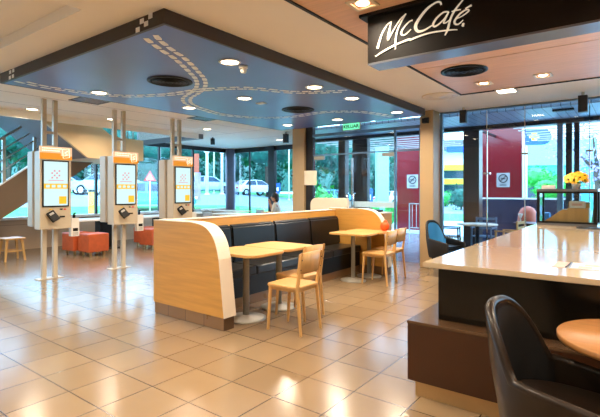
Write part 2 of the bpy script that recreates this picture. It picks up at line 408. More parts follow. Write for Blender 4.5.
def column(x0, x1, y0, y1, m, label, top=2.8):
    return struct(mb(m).box(x0,x1,y0,y1,0,top,bev=.006).build('veranda_column'), label)
column(-6.33,-6.12,10.1,10.3,'dark','thin dark column outside the left door leaf')
column(-5.90,-5.46,10.1,10.25,'dark','broad dark column outside the middle of the entrance')
column(-3.06,-2.72,10.1,10.38,'darktile','broad column clad in dark brown tiles', 2.9)
column(-1.24,-1.14,10.1,10.22,'bluegrey','slim blue-grey post behind the display case')
column(-1.09,-.985,10.1,10.25,'dark','first of two slim dark posts beside each other')
column(-.95,-.86,10.1,10.25,'dark','second of two slim dark posts, right hand')

# ---- stairs in the double-height well
st = thing('staircase', 'beige dog-leg staircase rising in the window well behind the kiosks', 'staircase', (0,0,0))
st['kind'] = 'structure'
k = .76
up = [(4.90,2.11),(6.25,2.11),(6.25,2.60),(5.62,2.62),(5.40,2.66),(4.99,2.97),(2.2,2.97+2.79*k),(2.2,2.11+2.70*k)]
mb('stair').prism(up,'x',-9.48,-9.40).build('upper_flight_side', st)
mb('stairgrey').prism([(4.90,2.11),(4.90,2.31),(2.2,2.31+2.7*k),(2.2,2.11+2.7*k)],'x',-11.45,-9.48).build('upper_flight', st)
mb('stair').box(-11.5,-9.48,4.90,6.25,2.11,2.29).box(-11.5,-9.48,6.17,6.25,2.29,2.6).build('landing', st)
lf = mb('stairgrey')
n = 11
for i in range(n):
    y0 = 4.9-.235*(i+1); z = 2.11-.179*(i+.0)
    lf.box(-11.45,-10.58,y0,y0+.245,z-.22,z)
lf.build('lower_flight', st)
lo = [(5.15,2.55+.1),(5.15,2.05),(4.9,2.02)]
mb('staird').prism([(4.40,2.09),(5.60,2.09),(5.14,1.75),(4.14,1.15),(2.4,.0),(2.0,.0),(2.0,.28)],'x',-10.58,-10.50).build('lower_flight_side', st)
mb('white').prism([(4.40,2.12),(4.40,2.09),(2.0,.28),(2.0,.31)],'x',-10.60,-10.49).build('stringer_cap', st)
rl = mb('steel')
for y in (4.30,3.70,3.10,2.50): 
    zb = 2.09-(4.4-y)*.754
    rl.box(-10.57,-10.51,y-.03,y+.03,zb,zb+.95)
rl.build('baluster', st)
for h in (.28,.50,.72,.97):
    mb('steel').tube([(-10.54,4.38,2.07+h),(-10.54,2.2,2.07-2.18*.754+h)], .026 if h>.9 else .015).build('handrail', st)
rl = mb('steel').tube([(-9.44,5.0,3.30),(-9.44,5.45,2.98),(-9.44,6.2,2.93)], .02)
for y in (5.15,5.45,5.7,5.85,6.0,6.15): rl.tube([(-9.44,y,2.6),(-9.44,y,2.95)], .012)
rl.build('landing_handrail', st)

# ================================================================== CEILING FITTINGS
def lamp_light(x, y, z, p, col=(1,.835,.635), size=.16, name='downlight_lamp'):
    l = bpy.data.lights.new(name, 'AREA'); l.shape = 'DISK'; l.size = size; l.energy = p; l.color = col; l.spread = PI*.86
    o = bpy.data.objects.new(name, l); COL.objects.link(o); o.location = (x,y,z); return o
def make_downlight():
    t = thing('downlight', 'x', 'ceiling light')
    mb('white').lathe([(.115,0),(.118,-.006),(.098,-.012),(.088,-.004),(.088,0)]).build('trim_ring', t)
    mb('lampon').lathe([(.0875,-.002),(.06,-.008),(.001,-.011)]).build('diffuser', t)
    return t
DL = make_downlight()
spots = [((-5.84,3.20,2.75),'leftmost round downlight in the blue panel, nearest the first kiosk'),
 ((-3.36,3.25,2.75),'nearest round downlight in the blue panel, beside the white smoke detector'),
 ((-3.31,4.70,2.75),'round downlight near the right edge of the blue panel, above the near table'),
 ((-4.52,4.66,2.75),'round downlight in the middle of the blue panel'),
 ((-3.25,7.06,2.75),'round downlight in the far right corner of the blue panel by the pillar'),
 ((-3.28,5.60,2.75),'round downlight on the right edge of the blue panel beyond the second track of prints'),
 ((-4.48,7.12,2.75),'round downlight at the far end of the blue panel beside the green exit sign'),
 ((-5.68,7.12,2.75),'round downlight in the far left corner of the blue panel by the cream pillar'),
 ((-5.75,4.66,2.75),'round downlight on the left edge of the blue panel above the third kiosk'),
 ((-8.63,3.48,2.87),'round downlight in the cream ceiling left of the first kiosk posts'),
 ((-8.54,4.95,2.87),'round downlight in the cream ceiling beside the second kiosk posts'),
 ((-8.13,7.12,2.87),'small looking round downlight in the cream ceiling beyond the third kiosk'),
 ((-8.2,9.9,2.87),'furthest round downlight in the cream ceiling over the window seats')]
for i, (p, lab) in enumerate(spots):
    if i == 0: DL.location = p; DL['label'] = lab; DL['group'] = 'round downlights'
    else: dup(DL, p, 0, lab)
    lamp_light(p[0],p[1],p[2]-.03, PW)
# vents
def make_vent(rad=.27):
    t = thing('ceiling_vent', 'x', 'air vent')
    v = mb('black')
    v.lathe([(rad,0),(rad,-.012),(rad-.03,-.018),(rad-.045,-.004),(rad-.045,0)])
    v.build('outer_ring', t)
    v = mb('black').lathe([(rad-.05,-.001),(.001,-.001)])
    for q in (.19,.145,.1,.055): v.lathe([(q+.018,-.016),(q+.016,-.026),(q-.004,-.004),(q+.0,-.002)])
    v.lathe([(.03,-.03),(.001,-.032)], 'black'); v.build('diffuser_cone', t); return t
V = make_vent(); V.location = (-4.536,3.384,2.75); V['label'] = 'black round air diffuser in the blue panel between the two tracks of shoe prints'; V['group'] = 'round black air diffusers'
dup(V, (-4.45,5.85,2.75), 0, 'black round air diffuser at the far end of the blue panel')
dup(V, (-1.66,5.51,2.87), 0, 'black round air diffuser in the wood ceiling beneath the hanging sign')
r = tag(mb('edge').lathe([(.27,0),(.27,-.01),(.25,-.015),(.23,-.006),(.2,-.006),(.19,-.014),(.15,-.014),(.14,-.006),(.1,-.006),(.09,-.014),(.001,-.016)]).build('ceiling_vent', loc=(-2.41,6.78,2.87)), 'cream round air diffuser in the cream ceiling near the pillar', 'air vent')
def grille(x, y, lab):
    t = thing('ceiling_grille', lab, 'air vent', (x,y,2.87), 0, 'square ceiling grilles'); t.scale = (.8,.72,1)
    mb('fascia').box(-.34,.34,-.34,-.30,-.012,0).box(-.34,.34,.30,.34,-.012,0).box(-.34,-.30,-.30,.30,-.012,0).box(.30,.34,-.30,.30,-.012,0).build('frame', t)
    s = mb('ledge')
    for i in range(9): s.box(-.30,.30,-.29+i*.066,-.255+i*.066,-.008,-.001)
    s.box(-.3,.3,-.3,.3,-.001,0,'fascia'); s.build('slats', t)
grille(-6.99,3.71,'dark brown square grille in the cream ceiling between the first two kiosks')
grille(-6.92,6.01,'dark brown square grille in the cream ceiling beyond the third kiosk')
sm = thing('smoke_detector', 'small white smoke detector hanging under the blue panel', 'smoke detector', (-3.36,3.45,2.75))
mb('white').lathe([(.05,0),(.05,-.02),(.042,-.03)]).build('base', sm); mb('white').lathe([(.034,-.03),(.036,-.05),(.026,-.075),(.001,-.08)]).build('sensor_head', sm)
tag(mb('white').box(-.07,.07,-.05,.05,-.012,0,bev=.003).build('ceiling_sensor', loc=(-4.57,5.08,2.75)), 'small white rectangular sensor plate in the blue panel', 'sensor')
# square spots in wood ceiling
def make_spot():
    t = thing('square_spotlight', 'x', 'ceiling light')
    mb('edge').box(-.10,.10,-.10,-.075,-.012,0).box(-.10,.10,.075,.10,-.012,0).box(-.10,-.075,-.075,.075,-.012,0).box(.075,.10,-.075,.075,-.012,0).build('frame', t)
    mb('lampon').lathe([(.05,-.004),(.03,-.012),(.001,-.014)]).build('bulb', t); return t
S = make_spot()
for i, (p, lab) in enumerate([((-1.64,6.32,ZC),'square spotlight in the wood ceiling just beyond the black diffuser'),
  ((-.93,6.33,ZC),'square spotlight in the wood ceiling further right, above the display case'),
  ((-1.69,3.05,ZC),'square spotlight at the top edge of the photo, left of the hanging sign')]):
    if i == 0: S.location = p; S['label'] = lab; S['group'] = 'square spotlights in the wood ceiling'
    else: dup(S, p, 0, lab)
    lamp_light(p[0],p[1],p[2]-.03, PW*.55, size=.1)
t = thing('panel_light', 'bright rectangular light in the cream ceiling strip before the cafe glass', 'ceiling light', (-1.50,6.98,ZC))
mb('white').box(-.13,.13,-.13,.13,-.01,0).build('frame', t); mb('lampon').box(-.11,.11,-.11,.11,-.013,-.0101).build('diffuser', t)
lamp_light(-1.5,6.98,ZC-.03,PW*.8)
# lamps out of the photo's view that light the foreground
for i, (x, y) in enumerate(((-3.3,.6),(-5.6,.6),(-1.2,1.0),(.6,1.0),(-3.3,-1.6),(-.8,-1.6),(-6.6,-1.4),(-8.6,.8),(1.6,3.9),(.3,4.6),(2.3,6.2),(.6,2.6),(-2.55,1.9))):
    z = ZC
    dup(DL, (x,y,z), 0, ('round downlight in the ceiling above and behind the camera' if i < 8 or i == 12 else 'round downlight in the ceiling over the work side of the counter'), group='downlights outside the picture')
    lamp_light(x,y,z-.03, PW)
for o in list(bpy.data.objects):
    if o.get('group') == 'downlights outside the picture': o['category'] = 'ceiling light'

# exit sign
ex = thing('exit_sign', 'lit green exit sign reading KELUAR hanging before the glass doors', 'sign', (-4.70,8.02,2.66))
mb('grey').box(-.21,.21,-.02,.02,0,.16,bev=.004).build('housing', ex)
mb('exit').box(-.195,.195,-.0245,-.0205,.012,.148).build('lit_face', ex)
cu = bpy.data.curves.new('letters','FONT'); cu.body = 'KELUAR'; cu.size = .10; cu.align_x = 'CENTER'; cu.extrude = .002; cu.offset = .003; cu.materials.append(M['exittext'])
to = bpy.data.objects.new('letters', cu); COL.objects.link(to); bpy.context.view_layer.update()
me = bpy.data.meshes.new_from_object(to.evaluated_get(bpy.context.evaluated_depsgraph_get())); bpy.data.objects.remove(to)
o = bpy.data.objects.new('letters', me); COL.objects.link(o); o.parent = ex; o.location = (0,-.028,.044); o.rotation_euler = (PI/2,0,0)
mb('grey').tube([(-.15,0,.16),(-.15,0,.21)],.006).tube([(.15,0,.16),(.15,0,.21)],.006).build('hanger', ex)
# ceiling speaker and camera things
def cam_box(loc, lab, s=1.0):
    t = thing('ceiling_speaker', lab, 'speaker', loc)
    mb('dark').box(-.06*s,.06*s,-.06*s,.06*s,-.30*s,-.05*s,bev=.01).build('housing', t)
    mb('grey').tube([(0,0,0),(0,0,-.06*s)], .02).build('bracket', t)
    return t
cam_box((-2.42,8.0,ZC),'grey box speaker hung from the ceiling right of the pillar',.9)
cam_box((-.62,7.8,ZC),'grey box speaker hung from the ceiling at the right edge of the photo',1.0)
cam_box((-7.0,8.7,ZC),'slim dark fitting hung from the ceiling left of the cream pillar',.9)
cam_box((-9.25,8.3,ZC),'small black fitting hanging over the window bar by the third kiosk',.7)
sc = thing('security_camera','small black camera fixed near the top of the cream corner pillar','camera',(-3.04,7.88,2.66))
mb('black').box(-.04,.04,-.02,0,-.01,.08).build('mount', sc); mb('black').box(-.05,.05,-.11,-.02,-.03,.06,bev=.008).build('housing', sc)
tag(mb('black').box(-.16,.16,-.05,.05,-.03,0).build('soffit_vent', loc=(-.98,8.75,2.80)), 'small black slot vent in the slatted soffit', 'air vent')
for x,y in ((-1.15,8.75),(-2.5,8.9),(-4.4,9.0)):
    pass

# hanging cafe sign
sg = thing('hanging_sign', 'black hanging box sign with white handwritten McCafé lettering', 'sign', (0,0,0))
mb('signface').box(-1.775,2.6,3.292,3.50,2.47,2.80).box(-1.775,2.6,3.292,3.50,2.80,2.868).build('sign_box', sg)
mb('signmetal').box(-1.775,2.6,3.290,3.502,2.455,2.47).build('bottom_trim', sg)
mb('signface').box(-1.83,2.6,3.24,3.50,2.845,2.869).build('top_lip', sg)
STROKES = [
[(-1.684, 2.577, 0.018), (-1.665, 2.629, 0.018), (-1.639, 2.695, 0.012), (-1.595, 2.751, 0.008), (-1.559, 2.77, 0.005)] ,
[(-1.559, 2.77, 0.006), (-1.57, 2.73, 0.014), (-1.583, 2.673, 0.02), (-1.589, 2.622, 0.014)] ,
[(-1.589, 2.622, 0.012), (-1.546, 2.69, 0.009), (-1.487, 2.766, 0.008), (-1.435, 2.803, 0.006)] ,
[(-1.435, 2.803, 0.006), (-1.466, 2.762, 0.01), (-1.503, 2.696, 0.012), (-1.522, 2.621, 0.014), (-1.524, 2.542, 0.01)] ,
[(-1.38, 2.739, 0.01), (-1.409, 2.734, 0.008), (-1.448, 2.704, 0.01), (-1.473, 2.67, 0.013), (-1.471, 2.645, 0.013), (-1.44, 2.641, 0.009), (-1.394, 2.672, 0.006)] ,
[(-1.703, 2.514, 0.008), (-1.633, 2.542, 0.013), (-1.524, 2.576, 0.014), (-1.409, 2.596, 0.014), (-1.404, 2.589, 0.014), (-1.351, 2.6, 0.013), (-1.248, 2.611, 0.011), (-1.148, 2.606, 0.01), (-1.068, 2.597, 0.007), (-1.036, 2.59, 0.004)] ,
[(-1.158, 2.8, 0.011), (-1.162, 2.82, 0.013), (-1.179, 2.83, 0.012), (-1.21, 2.826, 0.011), (-1.273, 2.794, 0.017), (-1.338, 2.726, 0.022), (-1.358, 2.681, 0.025), (-1.338, 2.644, 0.02), (-1.29, 2.641, 0.013), (-1.227, 2.664, 0.008)] ,
[(-1.101, 2.736, 0.011), (-1.14, 2.742, 0.01), (-1.189, 2.713, 0.013), (-1.218, 2.674, 0.015), (-1.21, 2.652, 0.013), (-1.177, 2.661, 0.01), (-1.132, 2.695, 0.008), (-1.101, 2.736, 0.008), (-1.13, 2.683, 0.01), (-1.14, 2.663, 0.01), (-1.12, 2.662, 0.007), (-1.09, 2.678, 0.006)] ,
[(-0.998, 2.798, 0.008), (-1.036, 2.76, 0.011), (-1.068, 2.72, 0.013), (-1.092, 2.67, 0.014), (-1.108, 2.61, 0.016), (-1.13, 2.568, 0.008)] ,
[(-1.08, 2.733, 0.006), (-1.048, 2.735, 0.008), (-1.012, 2.732, 0.006)] ,
[(-1.048, 2.672, 0.006), (-1.005, 2.682, 0.006), (-0.965, 2.702, 0.009), (-0.956, 2.715, 0.009), (-0.978, 2.721, 0.009), (-1.021, 2.701, 0.011), (-1.056, 2.662, 0.014), (-1.054, 2.637, 0.014), (-1.029, 2.63, 0.009), (-0.996, 2.652, 0.005)] ,
[(-0.981, 2.731, 0.006), (-0.937, 2.745, 0.012)] ,
[(-1.005, 2.62, 0.019), (-0.996, 2.617, 0.027), (-0.987, 2.615, 0.019)] ,
]
lt = mb('letter')
for s in STROKES:
    P = smooth_path([(x,z,w) for x,z,w in s], 5)
    le = []; ri = []
    for i, p in enumerate(P):
        a = P[max(0,i-1)]; b = P[min(len(P)-1,i+1)]; d = Vector((b.x-a.x,b.y-a.y)); d = d.normalized() if d.length else Vector((1,0))
        n = Vector((-d.y,d.x))*max(p.z,.004)*.5; le.append((p.x+n.x,p.y+n.y)); ri.append((p.x-n.x,p.y-n.y))
    for i in range(len(P)-1):
        q = [le[i],le[i+1],ri[i+1],ri[i]]
        lt.face([(x,3.284,z) for x,z in q]); 
        for a, b in ((le[i],le[i+1]),(ri[i+1],ri[i])): lt.face([(a[0],3.284,a[1]),(a[0],3.291,a[1]),(b[0],3.291,b[1]),(b[0],3.284,b[1])])
lt.build('lettering', sg)
# ================================================================== BOOTH
bo = thing('booth_bench', 'long ash-wood booth with black vinyl seat, back cushions and rounded end panels', 'booth', (0,0,0))
def panel_outline(xo, zt, z0=.13, xb=-4.46, xe=-3.29):
    pts = [(xb,z0),(xb,zt),(xe-.50,zt)]
    P = smooth_path([(xe-.50,zt,0),(xe-.33,zt-.022,0),(xe-.21,zt-.085,0),(xe-.125,zt-.20,0),(xe-.075,zt-.36,0)], 4)
    pts += [(p.x,p.y) for p in P[1:]]
    pts += [(xe,z0)]
    return pts[::-1] if xo < 0 else pts
def end_panel(y0, y1, zt, zs=.13):
    O = panel_outline(1, zt)
    p = mb('ash').prism(O,'y',y0,y1).build('end_panel', bo)
    # cream edge band following top and front
    top = O[1:]
    e = mb('edge')
    for a, b in zip(top, top[1:]):
        d = Vector((b[0]-a[0],b[1]-a[1])).normalized(); n = Vector((-d.y,d.x))*.008
        if n.y < 0 and n.x < 0: n = -n
        n = Vector((abs(n.x),abs(n.y)))
        e.face([(a[0]+n.x,y0-.004,a[1]+n.y),(b[0]+n.x,y0-.004,b[1]+n.y),(b[0]+n.x,y1+.004,b[1]+n.y),(a[0]+n.x,y1+.004,a[1]+n.y)])
        for yy in (y0-.004, y1+.004):
            q = [(a[0]+n.x,yy,a[1]+n.y),(b[0]+n.x,yy,b[1]+n.y),(b[0],yy,b[1]),(a[0],yy,a[1])]
            e.face(q)
    e.build('edge_band', p)
    mb('kick').box(-4.45,-3.30,y0+.01,y1-.01,0,.13).build('tiled_kick', p)
end_panel(3.10,3.26,1.07)
end_panel(6.80,6.94,1.09)
mb('ash').box(-4.46,-4.33,3.262,6.798,.13,1.06).build('back_wall', bo)
mb('edge').box(-4.47,-4.32,3.262,6.798,1.06,1.072).build('back_wall_cap', bo)
mb('kick').box(-4.45,-3.84,3.262,6.798,0,.12).build('seat_kick', bo)
mb('vinyl').box(-4.33,-3.82,3.27,6.79,.12,.36).build('seat_base', bo)
ys = [3.27,4.14,5.02,5.90,6.79]
for a, b in zip(ys, ys[1:]):
    mb('seatv').box(-4.30,-3.79,a+.006,b-.006,.36,.47,bev=.03,seg=3).build('seat_cushion', bo)
    mb('vinyl').prism([(-4.325,.47),(-4.20,.47),(-4.245,.93),(-4.28,.96),(-4.325,.96)],'y',a+.006,b-.006,bev=.018).build('back_cushion', bo)
# panel of the booth row behind
pp = thing('partition_panel', 'cream rounded partition panel standing behind the far end of the booth', 'partition', (0,0,0))
mb('edge').prism([(-4.50,0),(-4.50,1.26)]+[(x,z) for x,z in arc(-5.24,1.12,.14,PI/2,PI,6)]+[(-5.38,0)],'y',7.5,7.58).build('board', pp)
mb('fascia').box(-5.37,-4.51,7.49,7.59,0,.1).build('kick', pp)
cb = thing('low_cabinet', 'low tan wood cabinet behind the booth beside the entrance', 'cabinet', (0,0,0))
mb('ash').box(-4.42,-3.72,7.50,7.86,.08,.98,bev=.006).build('body', cb); mb('edge').box(-4.44,-3.70,7.48,7.88,.98,1.0,bev=.004).build('top', cb)
mb('black').box(-4.40,-3.74,7.53,7.84,0,.08).build('kick', cb)
mb('ashtop').box(-4.40,-4.08,7.488,7.50,.12,.94).build('door', cb); mb('ashtop').box(-4.06,-3.74,7.488,7.50,.12,.94).build('door', cb)
tag(mb('dark').box(-4.32,-4.08,7.58,7.76,1.0,1.07,bev=.01).box(-4.05,-3.85,7.58,7.76,1.0,1.05,bev=.01).build('tray_stack', loc=(0,0,0)), 'low dark trays lying on the tan cabinet', 'tray')

# ---- pedestal tables
def make_table():
    t = thing('cafe_table', 'x', 'table')
    mb('ashtop').vbox(rrect(-.36,.36,-.29,.29,.11), .722,.75, bev=.004).build('table_top', t)
    mb('grey').lathe([(.22,0),(.222,.012),(.19,.02),(.06,.032),(.036,.045),(.036,.045)]).build('base_plate', t)
    mb('grey').lathe([(.036,.04),(.036,.70),(.07,.702),(.16,.712),(.16,.722)]).build('column', t)
    return t
T = make_table()
tl = [((-3.44,3.575),'rounded pale wood pedestal table nearest the near end panel of the booth'),((-3.46,4.165),'rounded pale wood pedestal table second along the booth, joined to the nearest one'),
 ((-3.54,6.085),'rounded pale wood pedestal table, nearer of the two at the far end of the booth'),((-3.51,6.555),'rounded pale wood pedestal table at the far end panel, holding the orange bag')]
for i, (p, lab) in enumerate(tl):
    if i == 0: T.location = (*p,0); T['label'] = lab; T['group'] = 'pedestal tables along the booth'
    else:
        o = dup(T, (*p,0), 0, lab)
        if i > 1: o.scale = (.94,.80,1)
bg = mb('orangebag').ball((0,0,.075), .078, sc=(1,.8,1.0), noise=.07); bg.ball((.01,0,.145), .035, sc=(1,.7,.9), noise=.15)
tag(bg.build('orange_bag', loc=(-3.28,6.66,.75)), 'crumpled bright orange bag on the furthest booth table', 'bag')

# ---- wooden chairs (back at +x, front at -x)
def make_chair():
    t = thing('dining_chair', 'x', 'chair')
    seat = MB(M['oak']); P = rrect(-.21,.20,-.195,.195,.06)
    seat.vbox(P,.447,.474,bev=.006)
    seat.build('seat', t)
    for s in (-1,1):
        mb('oak').bar((-.165,s*.16,.447),(-.195,s*.168,0),.032,.030,w2=.022,bev=.003).build('leg', t)
        b = mb('oak')
        b.bar((.175,s*.168,.46),(.222,s*.172,0),.032,.030,w2=.022,bev=.003)
        b.bar((.175,s*.168,.45),(.232,s*.172,.81),.032,.026,w2=.022,bev=.003)
        b.build('leg', t)['label'] = 'rear leg running up as back post'
    a = mb('oak')
    a.box(-.17,.16,.148,.164,.415,.447).box(-.17,.16,-.164,-.148,.415,.447).box(-.168,-.152,-.15,.15,.415,.447).box(.155,.171,-.15,.15,.415,.447)
    a.build('seat_rail', t)
    # curved backrest board
    n = 8; bm_ = mb('oak'); t2 = bmesh.new(); g = []
    for i in range(n+1):
        y = -.185+.37*i/n; c = .028*(1-(y/.185)**2); row = []
        for (z, off) in ((.60,.0),(.80,.018)):
            for d in (0,.016): row.append(t2.verts.new((.186+.052*(z-.45)/.35+c-.012-d, y, z+(.014*(1-(y/.185)**2) if z > .7 else 0))))
        g.append(row)
    for i in range(n):
        A, B = g[i], g[i+1]
        for q in ((0,2),(2,3),(3,1),(1,0)): t2.faces.new((A[q[0]],A[q[1]],B[q[1]],B[q[0]])).smooth = q in ((0,2),(3,1))
    t2.faces.new((g[0][0],g[0][1],g[0][3],g[0][2])); t2.faces.new((g[n][2],g[n][3],g[n][1],g[n][0]))
    bmesh.ops.recalc_face_normals(t2, faces=t2.faces); bm_._merge(t2, None)
    br = bm_.build('backrest', t)
    for s in (-1,1):
        for z in (.645,.74): mb('dark').ball((.214+.056*(z-.60)/.35, s*.170, z), .007, sub=1).build('screw', t)
    return t
C = make_chair()
cl = [((-2.80,3.60),0.02,'ash wood dining chair standing clear of the table, nearest in the photo'),((-3.065,4.045),-.03,'ash wood dining chair just behind the nearest one, pushed further under the table'),
 ((-3.13,6.155),.02,'ash wood dining chair at the nearer table of the far pair'),((-3.21,6.64),-.03,'ash wood dining chair at the furthest table by the orange bag')]
for i, (p, r, lab) in enumerate(cl):
    if i == 0: C.location = (*p,0); C.rotation_euler.z = r; C['label'] = lab; C['group'] = 'ash wood chairs along the booth'
    else: dup(C, (*p,0), r, lab)

# ================================================================== KIOSKS  (front faces +x, second unit faces -x)
def make_kiosk():
    t = thing('order_kiosk', 'x', 'kiosk')
    # front body
    b = mb('kiosk')
    b.vbox([(.02,-.235),(.21,-.235),(.21,.235),(.02,.235)], .81,2.02).build('body', t)
    mb('kioskside').vbox(rrect(-.30,-.05,-.225,.225,.05), .84,2.03, bev=.006).build('rear_unit', t)
    h = mb('peach').box(.20,.222,-.245,.245,1.90,2.10); 
    h = h.build('header_panel', t)
    mb('orange').box(.2221,.2235,-.245,.245,1.90,1.96).box(.2221,.2235,-.245,.07,1.96,2.0).build('orange_band', h)
    w = mb('headwhite')
    for (y0,y1,z) in ((-.21,.07,2.07),(-.21,.05,2.035)): 
        y = y0
        while y < y1: w.box(.2221,.2237,y,y+.022,z-.007,z+.007); y += .030
    w.tube([(.225,.105,1.925),(.225,.095,2.065),(.225,.195,2.08),(.225,.205,1.94)], .005, closed=True, seg=6)
    w.tube([(.225,.125,1.96),(.225,.17,1.98),(.225,.13,2.01),(.225,.175,2.04)], .006, seg=6)
    w.build('header_print', h)['label'] = 'white printed line and hand-held phone drawing'
    s = mb('black').box(.205,.225,-.205,.195,1.155,1.885,bev=.004).build('screen', t)
    mb('whitescreen').box(.2255,.227,-.185,.175,1.175,1.865).build('display', s)
    y = mb('yellowscreen').box(.2271,.228,-.185,.175,1.44,1.52).box(.2271,.228,.04,.155,1.20,1.32)
    y.build('yellow_tiles', s)
    p = mb('pinkscreen')
    for i in range(4):
        for j in range(4):
            if (i+j) % 2 == 0 or i == j: p.box(.2271,.228,-.075+i*.036,-.05+i*.036,1.60+j*.036,1.625+j*.036)
    p.box(.2271,.228,-.12,.11,1.565,1.575); p.build('pink_code_art', s)
    for k in range(4): mb('whitescreen').box(.2281,.229,-.155+k*.085,-.10+k*.085,1.46,1.50).build('menu_icon', s)
    # card reader, tilted
    r = mb('black')
    r.box(-.085,.085,-.06,.06,-.025,.025,bev=.01,mw=Matrix.Translation((.25,-.06,1.01)) @ Matrix.Rotation(.5,4,'X') @ Matrix.Rotation(PI/2-.5,4,'Y')).bar((.21,-.06,1.0),(.25,-.06,1.0),.04)
    r = r.build('card_reader', t)
    mb('signgrey').box(-.055,-.02,-.035,.035,.0255,.028,mw=Matrix.Translation((.25,-.06,1.01)) @ Matrix.Rotation(.5,4,'X') @ Matrix.Rotation(PI/2-.5,4,'Y')).build('keypad', r)
    mb('yel').box(.21,.213,-.10,-.05,1.108,1.125).box(.21,.213,.0,.03,.98,1.03).build('yellow_sticker', t)
    mb('black').box(.21,.222,.055,.135,.985,1.01,bev=.003).box(.21,.216,.06,.10,1.105,1.125).build('receipt_slot', t)
    mb('redd').box(.21,.216,.12,.155,1.105,1.125).build('red_button', t)
    # posts
    for s in (-1,1):
        mb('post').box(-.045,.015,s*.085-.032,s*.085+.032,.012,2.868).build('post', t)
    for z in (2.32,2.10): mb('post').box(-.035,.005,-.055,.055,z,z+.04).build('cross_bar', t)
    mb('post').box(-.10,.07,-.19,.19,0,.012,bev=.003).build('base_plate', t)
    # sanitiser holder at the right side
    d = mb('white').box(.06,.15,.27,.40,.66,.96,bev=.006).box(.08,.13,.235,.29,.85,.88)
    d = d.build('sanitiser_holder', t)
    mb('black').box(.1505,.156,.295,.375,.745,.795).tube([(.105,.335,.96),(.105,.335,1.02)],.022).tube([(.105,.335,1.02),(.105,.335,1.04),(.16,.335,1.04)],.010).build('pump', d)
    g = mb('signgrey')
    for k in range(3): g.box(.1505,.153,.29,.38,.675+k*.02,.685+k*.02)
    g.build('holder_print', d)
    return t
K = make_kiosk()
kl = [((-7.50,3.285),'touch-screen order kiosk on two posts, leftmost and nearest of the three'),((-7.50,4.49),'touch-screen order kiosk on two posts, middle of the three'),((-7.50,5.75),'touch-screen order kiosk, furthest of the three, partly hidden by the booth')]
for i, (p, lab) in enumerate(kl):
    if i == 0: K.location = (*p,0); K['label'] = lab; K['group'] = 'touch-screen order kiosks'
    else: dup(K, (*p,0), 0, lab)

# ---- ottomans, stool, window bar
def make_ottoman():
    t = thing('ottoman', 'x', 'stool')
    mb('ottoman').box(-.23,.23,-.23,.23,.09,.48,bev=.035,seg=3).build('seat_block', t)
    for a in (-1,1):
        for b in (-1,1): mb('brass').box(a*.15-.02,a*.15+.02,b*.15-.02,b*.15+.02,0,.095).build('leg', t)
    return t
O = make_ottoman()
ol = [((-9.45,5.05),'orange-red leather cube stool in front, between the first two kiosks'),((-9.95,4.95),'orange-red leather cube stool half hidden behind the front one'),
 ((-9.45,6.55),'orange-red leather cube stool by the dark table leg, right of the middle kiosk'),((-10.0,6.75),'orange-red leather cube stool behind the one right of the middle kiosk')]
for i, (p, lab) in enumerate(ol):
    if i == 0: O.location = (*p,0); O['label'] = lab; O['group'] = 'orange-red cube stools by the window'
    else: dup(O, (*p,0), .05*i, lab)
def bar_table(y0, y1, lab):
    t = thing('bar_table', lab, 'table', (-10.35,(y0+y1)/2,0), 0, 'white window tables')
    h = (y1-y0)/2
    mb('white').box(-.35,.35,-h,h,.70,.735,bev=.006).build('table_top', t)
    mb('black').box(-.12,.12,h-.62,h-.28,.03,.70).box(-.25,.25,h-.72,h-.18,0,.03).build('pedestal', t)
bar_table(4.75,6.25,'white table on a dark slab leg under the stairs beside the cube stools')
bar_table(6.35,7.85,'white table on a dark slab leg behind the middle kiosk')
sb = thing('wooden_stool', 'light wooden stool with splayed legs at the left edge under the stairs', 'stool', (-10.05,3.67,0))
mb('oak').box(-.19,.19,-.19,.19,.43,.46,bev=.008).build('seat', sb)
for a in (-1,1):
    for b in (-1,1): mb('oak').bar((a*.13,b*.13,.435),(a*.18,b*.18,0),.045,.045,w2=.032).build('leg', sb)
mb('oak').bar((-.15,-.15,.2),(-.15,.15,.2),.025).bar((.15,-.15,.2),(.15,.15,.2),.025).build('stretcher', sb)
# standing bar behind the booth by the back glazing
def lowtable(x, y, lab, rz=0):
    t = thing('window_table', lab, 'table', (x,y,0), rz, 'pale tables by the back glazing')
    mb('edge').box(-.6,.6,-.35,.35,.72,.75,bev=.005).build('table_top', t); mb('grey').tube([(0,0,.02),(0,0,.72)],.035).lathe([(.25,0),(.25,.02),(.05,.03)]).build('pedestal', t)
lowtable(-9.18,9.0,'pale table in front of the seated person')
lowtable(-10.5,10.2,'pale table by the back glazing left of the seated person')
lowtable(-10.6,8.5,'pale table in the corner beyond the third kiosk',PI/2)
def simplechair(x, y, rz, lab):
    t = thing('bistro_chair', lab, 'chair', (x,y,0), rz, 'grey chairs by the back glazing')
    mb('grey').box(-.2,.2,-.2,.2,.44,.47,bev=.008).build('seat', t); mb('grey').tube([(.19,-.18,.46),(.24,-.18,.84),(.25,0,.88),(.24,.18,.84),(.19,.18,.46)],.012).box(.215,.235,-.17,.17,.66,.82).build('backrest', t)
    for a in (-1,1):
        for b in (-1,1): mb('grey').tube([(a*.17,b*.17,.44),(a*.2,b*.2,0)],.012).build('leg', t)
simplechair(-9.2,9.9,1.4,'grey metal chair on the far side of the pale table before the person')
simplechair(-9.2,8.3,-1.6,'grey metal chair on the near side of the pale table before the person')
simplechair(-10.9,9.4,3.4,'grey metal chair nearest the round corner column')

